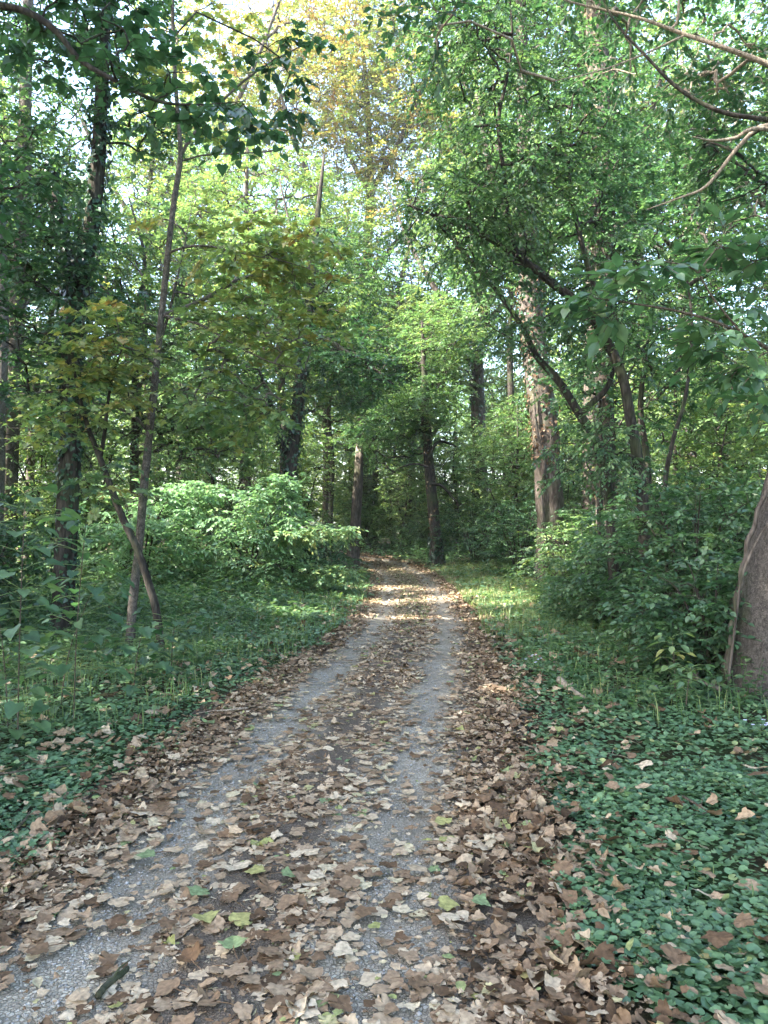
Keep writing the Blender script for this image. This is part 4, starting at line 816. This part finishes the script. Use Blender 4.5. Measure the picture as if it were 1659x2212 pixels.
U = [('A', -5.2, 22.5, 1.0, 'left of the ivy clad trunk'), ('B', -7.2, 17.5, 0.95, 'behind the leaning sapling'), ('A', -9.8, 21, 1.15, 'behind the ivied tree on the left'), ('B', -3.3, 26, 0.95, 'between the ivy clad trunk and the snag'),
     ('A', -12.5, 19, 1.0, 'at the left edge behind the grey trunks'),
     ('A', 4.2, 23.5, 0.95, 'right of the thin vine hung trunk'), ('A', 6.6, 25, 1.1, 'left of the large grey trunk'), ('B', 6.8, 17.5, 0.95, 'right behind the large grey trunk'), ('A', 9.2, 20, 1.1, 'behind the tall ivied trunk'),
     ('B', 8.3, 13.8, 0.9, 'behind the crooked stem on the right'), ('A', 11.5, 17, 1.1, 'behind the near leaning trunk'), ('B', 6.6, 10.6, 0.8, 'beside the near leaning trunk'),
     ('A', 0.4, 35, 0.95, 'across the end of the track'), ('A', 2.6, 32.5, 0.9, 'just past the bend on the right'), ('A', -5.6, 36.5, 1.0, 'past the bend on the left'), ('B', -1.6, 39, 1.2, 'deep in the shade behind the bend'),
     ('B', 1.0, 33.2, 0.75, 'at the outer side of the bend'), ('B', -0.9, 36.0, 0.9, 'straight beyond the bend'), ('B', 2.9, 30.6, 0.8, 'right of the bend behind the vine hung trunk'), ('B', 5.4, 29.0, 1.05, 'behind the thin vine hung trunk'), ('B', -8.2, 27.5, 1.2, 'below the sunlit tree'), ('A', -8.6, 12.2, 1.0, 'just past the left edge beside the grey trunks'), ('B', -9.6, 7.2, 1.1, 'past the left edge near the overhanging tree')]
used = set()
for k, x, y, s, where in U:
    p = protoA if k == 'A' else protoB
    o = p if k not in used else copy_tree(p); used.add(k)
    o.location = (x, y, gz(x, y)); o.rotation_euler = (0, 0, random.uniform(0, 6.28)); o.scale = (s, s, s * random.uniform(0.92, 1.15))
    tag(o, '%s leafy understory tree %s' % ('mid green' if k == 'A' else 'lighter green', where), 'tree', 'understory trees among the taller trunks')

# thin far trunks in the shade behind the bend, copied
pt = far_tree('pole_tree', '', -0.6, 36, 14, 0.13, [((-0.6, 36, 10.5), (2.2, 2.2, 3.2), 120, 0.30)], bark='bark_dark', leaf=0.16, spray=0.7)
base0 = Vector(pt.location)
for i, (px, Y, s, lab) in enumerate([(808, 36, 1.0, 'thin dark pole tree standing left of centre behind the bend'), (868, 40, 1.1, 'thin dark pole tree in the deepest shade straight beyond the bend'), (888, 34, 0.8, 'thin short pole tree left of the vine hung trunk'),
                                     (912, 38, 1.0, 'thin pole tree close behind the vine hung trunk'), (715, 30, 0.8, 'dark pole tree left of the snag'), (1105, 29, 1.1, 'dark pole tree in the bushes left of the large trunk'), (425, 24, 0.62, 'short dark pole tree seen between the maple and the ivy clad trunk'),
                                     (540, 33, 0.8, 'dark pole tree behind the pale shrub')]):
    o = pt if i == 0 else copy_tree(pt)
    x = (px - CX) / F * Y; o.location = (x, Y, gz(x, Y) - 0.05); o.scale = (s, s, s); o.rotation_euler = (0, 0, i * 1.3); tag(o, lab, 'tree', 'thin dark trunks beyond the bend')

# ------------------------------------------------------------------ shrubs
def shrub(name, label, x, y, r, h, n, tint=0.32, leaf=0.075, tpl=T_OVAL, spray=0.36, stems=7, per=8, flat=0.35, droop=0.3, extra=None, group=None, cat='shrub', tvar=0.06, bark='bark_dark', low=0.12, foliage='leaf'):
    z = gz(x, y); root = empty(name, (x, y, z)); tag(root, label, cat, group)
    sk = []; sb = MB()
    for i in range(stems):
        a = 6.283 * i / stems + rng.uniform(-0.4, 0.4); q = rng.uniform(0.35, 0.8)
        p, rr = smooth_line(np.array([(0.05 * math.cos(a), 0.05 * math.sin(a), -0.03), (r[0] * q * 0.3 * math.cos(a), r[1] * q * 0.3 * math.sin(a), h * 0.4), (r[0] * q * 0.65 * math.cos(a), r[1] * q * 0.65 * math.sin(a), h * 0.72), (r[0] * q * math.cos(a), r[1] * q * math.sin(a), h * rng.uniform(0.78, 0.95))]), 10, [0.02, 0.016, 0.011, 0.004])
        sk.append((p, rr)); trunk_tube(sb, p, rr, 6, 0.05)
    A = ell((0, 0, h * 0.52), (r[0], r[1], h * 0.5), int(n * 0.8)); A = A[A[:, 2] > low]
    tn = np.full(len(A), tint)
    if extra:
        for c, e, k, t in extra:
            B = ell(c, e, k); A = np.vstack([A, B]); tn = np.concatenate([tn, np.full(len(B), t)])
    lb = MB(); D, _ = grow(lambda k: sb, sk, A, 0.0035); sprays(lb, sb, A, D, spray, 4, per, leaf, tpl, tn, tvar, droop, flat, 0.002)
    sb.build('stems', M[bark], root, True); lb.build('foliage', M[foliage], root)
    return root
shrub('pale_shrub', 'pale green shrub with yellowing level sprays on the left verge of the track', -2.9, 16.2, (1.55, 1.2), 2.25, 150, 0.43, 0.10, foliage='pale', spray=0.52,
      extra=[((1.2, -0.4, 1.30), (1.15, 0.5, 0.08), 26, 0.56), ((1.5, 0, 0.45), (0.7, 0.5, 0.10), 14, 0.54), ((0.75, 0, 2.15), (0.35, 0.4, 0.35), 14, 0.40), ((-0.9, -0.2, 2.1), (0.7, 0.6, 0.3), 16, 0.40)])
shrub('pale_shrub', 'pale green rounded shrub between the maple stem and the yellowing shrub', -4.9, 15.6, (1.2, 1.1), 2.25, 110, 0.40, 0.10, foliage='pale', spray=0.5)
shrub('dark_shrub', 'dark low shrub under the snag on the left verge', -1.7, 19.5, (1.0, 1.0), 1.5, 90, 0.26, 0.09)
shrub('verge_shrub', 'green shrub at the left behind the leaning sapling foot', -6.3, 11.8, (1.3, 1.1), 2.1, 120, 0.30, 0.10)
shrub('verge_shrub', 'green shrub by the left edge below the grey trunks', -6.0, 9.6, (1.0, 0.9), 1.7, 90, 0.28, 0.10)
shrub('dark_shrub', 'shaded shrub left of the ivy clad trunk foot', -6.4, 19, (1.5, 1.2), 2.4, 110, 0.30, 0.10)
RB = [('bush in front of the crooked stems, tallest of the right bushes', 3.7, 9.2, (1.35, 1.1), 2.15, 210, 0.27), ('bush left of the near leaning trunk, lowest and nearest of the right bushes', 3.25, 7.6, (0.85, 0.7), 1.25, 110, 0.26),
      ('bush bulging towards the track in front of the large grey trunk', 3.3, 11.6, (0.9, 1.0), 1.25, 120, 0.30), ('bush beside the foot of the large grey trunk with lighter sprays', 3.7, 15.0, (0.9, 1.0), 1.7, 110, 0.40),
      ('bush behind the near leaning trunk', 5.2, 9.6, (1.2, 1.0), 2.3, 150, 0.28), ('bush below the arching boughs', 4.6, 12.2, (1.4, 1.2), 2.4, 170, 0.28), ('dark bush between the thin vine hung trunk and the large trunk', 3.6, 20.5, (1.4, 1.4), 2.3, 130, 0.22),
      ('dark bush behind the sunny grass on the right verge', 5.0, 18.2, (1.2, 1.2), 2.2, 120, 0.26), ('bush at the far right behind the leaning trunk', 7.0, 12.6, (1.5, 1.3), 2.5, 150, 0.3), ('dark bush right of the vine hung trunk foot', 3.0, 25.2, (1.5, 1.3), 2.2, 110, 0.2)]
for lab, x, y, r, h, n, t in RB:
    shrub('verge_bush', 'leafy green ' + lab, x, y, r, h, n, t, 0.075, spray=0.38, droop=0.2, flat=0.25)
shrub('shade_bush', 'mid green bush closing the view beyond the bend, right half', 1.9, 31.5, (1.5, 1.1), 1.7, 110, 0.36, 0.11, tpl=T_KITE)
shrub('shade_bush', 'mid green bush closing the view beyond the bend, left half', -1.0, 34.4, (1.8, 1.2), 2.4, 130, 0.36, 0.11, tpl=T_KITE)

# single plants with big leaves
def leafy_plant(name, label, pts, r, leafsz, n, tint, tpl=T_HEART, spread=0.16, cat='plant', group=None, droop=0.5, mats='leaf', low=0.3):
    """an upright stem with long-stalked leaves in a spiral"""
    p, rr = smooth_line(pts, 14, r); base = p[0].copy(); root = empty(name, base); tag(root, label, cat, group)
    b = MB(); trunk_tube(b, p, rr, 6, 0.05); b.shifted(base).build('stem', M['twig'], root, True)
    lb = MB(); t = np.linspace(low, 1.0, n); i = (t * 13).astype(int).clip(0, 13)
    a = np.arange(n) * 2.4 + rng.uniform(0, 6); d = np.stack([np.cos(a), np.sin(a), rng.uniform(-0.1, 0.4, n)], -1)
    q0 = p[i]; q1 = q0 + d * (spread * rng.uniform(0.5, 1.2, n))[:, None]
    tubes(lb, np.stack([q0, (q0 + q1) / 2 + [0, 0, 0.01], q1], 1), np.tile([0.003, 0.0025, 0.002], (n, 1)), 4, 0.5)
    ax = d * [1, 1, 0] + np.stack([rng.normal(0, .2, n), rng.normal(0, .2, n), -droop * rng.uniform(0.3, 1.2, n)], -1)
    leaves(lb, tpl, q1, ax, np.stack([rng.normal(0, .3, n), rng.normal(0, .3, n), np.ones(n)], -1) + d * 0.4, leafsz * rng.uniform(0.65, 1.2, n), tint + rng.normal(0, 0.07, n))
    lb.shifted(base).build('leaves', M[mats], root); return root
def stemline(px, py_top, Y, lean=0.0):
    x = (px - CX) / F * Y; z = gz(x, Y); zt = EYE - (py_top - HY) / F * Y
    return np.array([(x, Y, z - 0.02), (x + lean * 0.2, Y, z + (zt - z) * 0.4), (x + lean * 0.6, Y, z + (zt - z) * 0.75), (x + lean, Y, zt)])
leafy_plant('young_seedling', 'bright yellow green young plant at the foot of the leaning trunk', stemline(1458, 1375, 6.9, -0.03), [0.008, 0.006, 0.004, 0.002], 0.115, 22, 0.53, T_OVAL, 0.12)
leafy_plant('young_seedling', 'lower blue green young plant just in front of the bright yellow green one', stemline(1480, 1440, 6.4, 0.05), [0.007, 0.005, 0.004, 0.002], 0.085, 24, 0.36, T_OVAL, 0.12)
for lab, px, py, Y, ln, sz, n, t in [('tall broad leaved plant nearest the left edge with big heart shaped leaves', 40, 1070, 5.6, 0.05, 0.16, 22, 0.30), ('broad leaved plant right of the tallest one on the left verge', 160, 1120, 6.2, 0.1, 0.15, 20, 0.28), ('arching broad leaved plant low on the left verge before the ivied tree', 130, 1240, 6.6, 0.35, 0.14, 18, 0.24),
                                     ('single dark broad leaved plant before the foot of the maple sapling', 290, 1350, 7.4, 0.1, 0.16, 14, 0.16), ('broad leaved plant between the maple and the leaning sapling feet', 370, 1330, 8.0, 0.05, 0.14, 14, 0.22), ('low broad leaved plant at the left edge under the tallest one', 20, 1290, 5.8, -0.1, 0.13, 18, 0.30)]:
    leafy_plant('broad_leaved_plant', lab, stemline(px, py, Y, ln), [0.006, 0.005, 0.004, 0.002], sz * 0.85, int(n * 2.3), t + 0.03, T_HEART if n != 14 else T_MAPLE, 0.30, low=0.10, group='broad leaved plants on the left verge')
def aster(label, px, py, Y):
    root = leafy_plant('wild_aster', label, stemline(px, py, Y, 0.04), [0.004, 0.003, 0.002, 0.0015], 0.045, 16, 0.34, T_OVAL, 0.05, group='wild asters on the right verge')
    x = (px - CX) / F * Y; zt = EYE - (py - HY) / F * Y - root.location.z
    for k in range(9):
        c = np.array([0.04 + random.gauss(0, 0.05), random.gauss(0, 0.05), zt * random.uniform(0.7, 1.02)])
        b = MB(); a = np.arange(10) * 0.628
        leaves(b, T_KITE, np.tile(c, (10, 1)), np.stack([np.cos(a), np.sin(a), 0 * a + 0.2], -1), np.tile([0.2, -0.5, 1.0], (10, 1)), 0.016, 0.5)
        b.build('flower', M['petal'], root)
aster('wild aster with pale lilac flowers by the track edge before the right bushes', 1150, 1415, 8.2)
aster('wild aster with a few pale flowers right of the broken branch end', 1400, 1480, 7.0)
aster('wild aster with pale flowers against the foot of the leaning trunk', 1638, 1555, 5.6)
gr = leafy_plant('goldenrod', 'small yellow goldenrod spike in the ground ivy at the right edge', stemline(1648, 1985, 3.15, -0.05), [0.003, 0.003, 0.002, 0.001], 0.05, 16, 0.45, T_OVAL, 0.03)
b = MB(); n = 120; tz = rng.uniform(0.35, 1.0, n); yw = rng.uniform(0, 6.28, n); top = EYE - (1985 - HY) / F * 3.15 - gr.location.z
leaves(b, T_KITE, np.stack([-0.05 * tz + rng.normal(0, 0.012, n), rng.normal(0, 0.012, n), top * tz], -1), np.stack([np.cos(yw), np.sin(yw), 0.5 + 0 * yw], -1), np.tile([0, -0.5, 1.0], (n, 1)), 0.009, 0.5)
b.build('flower_spike', M['yellow'], gr)

# fallen wood
def stick(name, label, a, b_, r0, r1, bark, bend=0.02, lift=0.03):
    pts = []
    for t in (0, 0.35, 0.7, 1):
        q = a * (1 - t) + b_ * t; q = q + rng.normal(0, bend, 3) * [1, 1, 0.2]; pts.append(q)
    pts = np.array(pts); pts[:, 2] = [gz(p[0], p[1]) + 0.022 + lift for p in pts]
    p, r = smooth_line(pts, 14, [r0, r0 * 0.9, r1 * 1.1, r1]); base = p[0].copy()
    m = MB(); trunk_tube(m, p, r, 9, 0.08); sd = p[6]; tubes(m, np.array([[sd, sd + [0.02, 0.03, 0.03], sd + [0.05, 0.07, 0.04]]]), np.array([[r0 * 0.4, r0 * 0.3, r0 * 0.15]]), 5)
    m.Fs.append(np.arange(9)[None, ::-1].astype(np.int64)); m.T.append(np.array([0.5], np.float32))
    o = m.shifted(base).build(name, M[bark], None, True); o.location = base; return tag(o, label, 'stick')
def gp(px, py): Y = 2825 / (py - HY); return P(px, py, Y)
stick('broken_branch', 'pale barkless broken branch lying in the ground ivy right of the track', gp(1204, 1492), gp(1252, 1536), 0.040, 0.022, 'twig_pale', 0.02, 0.06)
stick('fallen_stick', 'short dark mossy stick on the track at the lower left', gp(212, 2172), gp(278, 2108), 0.013, 0.010, 'bark_dark', 0.004, 0.02)
stick('fallen_limb', 'long thin fallen limb lying under the bushes left of the leaning trunk', P(1490, 1370, 7.5), P(1550, 1410, 6.6), 0.028, 0.02, 'bark_smooth', 0.03, 0.12)

for k in range(26):
    sx, sy = (random.uniform(0.9, 4.2), random.uniform(3.2, 9)) if k % 2 else (random.uniform(-3.6, -0.9), random.uniform(3.4, 9))
    a = random.uniform(0, 6.28); Ls = random.uniform(0.15, 0.55); q = np.array([sx, sy, 0.0]); d = np.array([math.cos(a), math.sin(a), 0]) * Ls
    pale = random.random() < 0.4
    stick('twig', '%s thin dead twig lying on the verge %s of the track' % ('pale grey' if pale else 'dark brown', 'right' if sx > 0 else 'left'), q, q + d, random.uniform(0.004, 0.009), 0.003, 'twig_pale' if pale else 'twig', 0.02, random.uniform(0.0, 0.09))['group'] = 'dead twigs on the verges, %s, %s' % ('pale' if pale else 'dark', 'right' if sx > 0 else 'left')

# ------------------------------------------------------------------ the wood behind everything, and the trees at the photographer's back
def wood(name, label, spots, leafsz, n_att, per, seeds=4):
    protos = []
    for k in range(seeds):
        h = 18.0; sk = [smooth_line(np.array([(0, 0, -0.1), (0.2, 0, 6), (0.1, 0.2, 12), (0, 0, h)]), 12, [0.26, 0.2, 0.14, 0.04])]
        A = np.vstack([ell((0, 0, 11.5), (3.8, 3.8, 6.5), n_att), ell((0, 0, 3.2), (3.2, 3.2, 2.6), n_att // 2)])
        bb = MB(); trunk_tube(bb, sk[0][0], sk[0][1], 7); D, _ = grow(lambda k: bb, sk, A, 0.012); lb = MB(); sprays(lb, None, A, D, 0.95, 4, per, leafsz, T_KITE, 0.0, 0.06)
        protos.append((bb, lb))
    B, L = MB(), MB()
    for (x, y, s, t) in spots:
        bb, lb = protos[rng.integers(0, seeds)]; a = rng.uniform(0, 6.28); ca, sa = math.cos(a), math.sin(a); z = gz(x, y)
        for src, dst, sh in ((bb, B, 0), (lb, L, t)):
            V = np.concatenate(src.V); W = np.stack([x + s * (V[:, 0] * ca - V[:, 1] * sa), y + s * (V[:, 0] * sa + V[:, 1] * ca), z + s * V[:, 2]], -1); off = dst.n
            dst.V.append(W.astype(np.float32)); dst.n += len(W)
            for f, tt in zip(src.Fs, src.T): dst.Fs.append(f + off); dst.T.append(np.clip(tt + sh, 0, 1).astype(np.float32) if dst is L else tt)
    root = empty(name, (0, 0, 0)); tag(root, label, 'wood', kind='stuff')
    B.build('trunks', M['bark'], root, True)['kind'] = 'stuff'; L.build('crowns', M['leaf'], root)['kind'] = 'stuff'
spots = []
for _ in range(4000):
    y = random.uniform(41, 78); x = random.uniform(-0.62, 0.62) * y
    if all((x - a) ** 2 + (y - b_) ** 2 > 26 for a, b_, _, _ in spots): spots.append((x, y, random.uniform(0.6, 0.95), random.choice([0.36, 0.42, 0.46, 0.52, 0.56])))
    if len(spots) >= 70: break
side = []
for _ in range(6000):      # the wood goes on to both sides of the view
    y = random.uniform(-4, 60); x = random.choice((-1, 1)) * (0.55 * max(y, 0) + random.uniform(9, 26))
    if all((x - a) ** 2 + (y - b_) ** 2 > 22 for a, b_, _, _ in spots + side): side.append((x, y, random.uniform(0.5, 0.75), random.choice([0.3, 0.36, 0.42, 0.48])))
    if len(side) >= 48: break
spots += side
wood('far_wood', 'green mass of farther woodland closing every gap between the nearer trees', spots, 0.25, 190, 7)

def shade_tree(x, y, s, label):
    return far_tree('shade_tree', label, x, y, 19 * s, 0.28 * s, [((x, y, 13.5 * s), (4.6 * s, 4.6 * s, 6 * s), 420, 0.32)], limbs=4, leaf=0.22, spray=0.9, per=8)
for i, (x, y, s) in enumerate([(-9, 2, 1.0), (-12, 9, 1.1), (-6.5, -6, 1.0), (-15, -4, 1.15), (-19, 6, 1.2), (-13, -14, 1.1), (5.5, -7, 0.9), (7.5, 1.0, 0.9)]):
    o = shade_tree(x, y, s, None)
    tag(o, 'broad crowned tree out of frame beside the near end of the track, %s' % ('left' if x < 0 else 'right'), 'tree', 'trees out of frame beside the near end of the track, %s' % ('left' if x < 0 else 'right'))

# ------------------------------------------------------------------ thin haze volume, added to lift the distant shadows
hm = bpy.data.materials.new('shadow_lift_haze'); hm.use_nodes = True; hn = hm.node_tree; hn.nodes.clear()
ho = hn.nodes.new('ShaderNodeOutputMaterial'); hv = hn.nodes.new('ShaderNodeVolumePrincipled')
hv.inputs['Color'].default_value = (0.90, 0.95, 1.0, 1); hv.inputs['Density'].default_value = 0.0005; hv.inputs['Anisotropy'].default_value = 0.2
hn.links.new(hv.outputs[0], ho.inputs['Volume'])
b = MB(); hx, hy0, hy1, hz0, hz1 = 170.0, -130.0, 230.0, -2.0, 34.0
b.add([(x, y, z) for x in (-hx, hx) for y in (hy0, hy1) for z in (hz0, hz1)], np.array([(0, 1, 3, 2), (4, 6, 7, 5), (0, 4, 5, 1), (2, 3, 7, 6), (0, 2, 6, 4), (1, 5, 7, 3)]))
tag(b.build('haze', hm), 'thin pale haze added to lift the shadows among the trees', 'haze', kind='stuff')

# ------------------------------------------------------------------ light, sky, camera
w = bpy.data.worlds.new('World'); S.world = w; w.use_nodes = True
nt = w.node_tree; bg = nt.nodes['Background']; sky = nt.nodes.new('ShaderNodeTexSky'); sky.sky_type = 'NISHITA'; sky.sun_disc = False
sky.sun_elevation = SUNEL; sky.sun_rotation = SUNAZ; sky.dust_density = 2.5; sky.air_density = 1.0
nt.links.new(sky.outputs[0], bg.inputs['Color']); bg.inputs['Strength'].default_value = 0.15
sd = Vector((math.sin(SUNAZ) * math.cos(SUNEL), math.cos(SUNAZ) * math.cos(SUNEL), math.sin(SUNEL)))
L = bpy.data.lights.new('sun', 'SUN'); L.energy = 3.4; L.angle = R(0.5); L.color = (1.0, 0.95, 0.87)
lo = bpy.data.objects.new('sun', L); COL.objects.link(lo); lo.rotation_euler = sd.to_track_quat('Z', 'Y').to_euler(); lo.location = (-20, -15, 30)
cam = bpy.data.cameras.new('camera'); cam.sensor_fit = 'HORIZONTAL'; cam.sensor_width = 36; cam.lens = 36 * F / 1659; cam.clip_start = 0.05; cam.clip_end = 600
co = bpy.data.objects.new('camera', cam); COL.objects.link(co); co.location = (0, 0, EYE); co.rotation_euler = (R(90) + math.atan((HY - 1106) / F), 0, 0)
S.camera = co
S.view_settings.view_transform = 'Standard'; S.view_settings.look = 'None'; S.view_settings.gamma = 1.0; S.view_settings.exposure = 3.36
S.render.engine = 'CYCLES'
cy = S.cycles
cy.max_bounces = 9; cy.diffuse_bounces = 8; cy.glossy_bounces = 2; cy.transmission_bounces = 8; cy.transparent_max_bounces = 4; cy.caustics_reflective = False; cy.caustics_refractive = False
cy.use_denoising = True; cy.sample_clamp_indirect = 6.0
S.render.resolution_x = 768; S.render.resolution_y = 1024
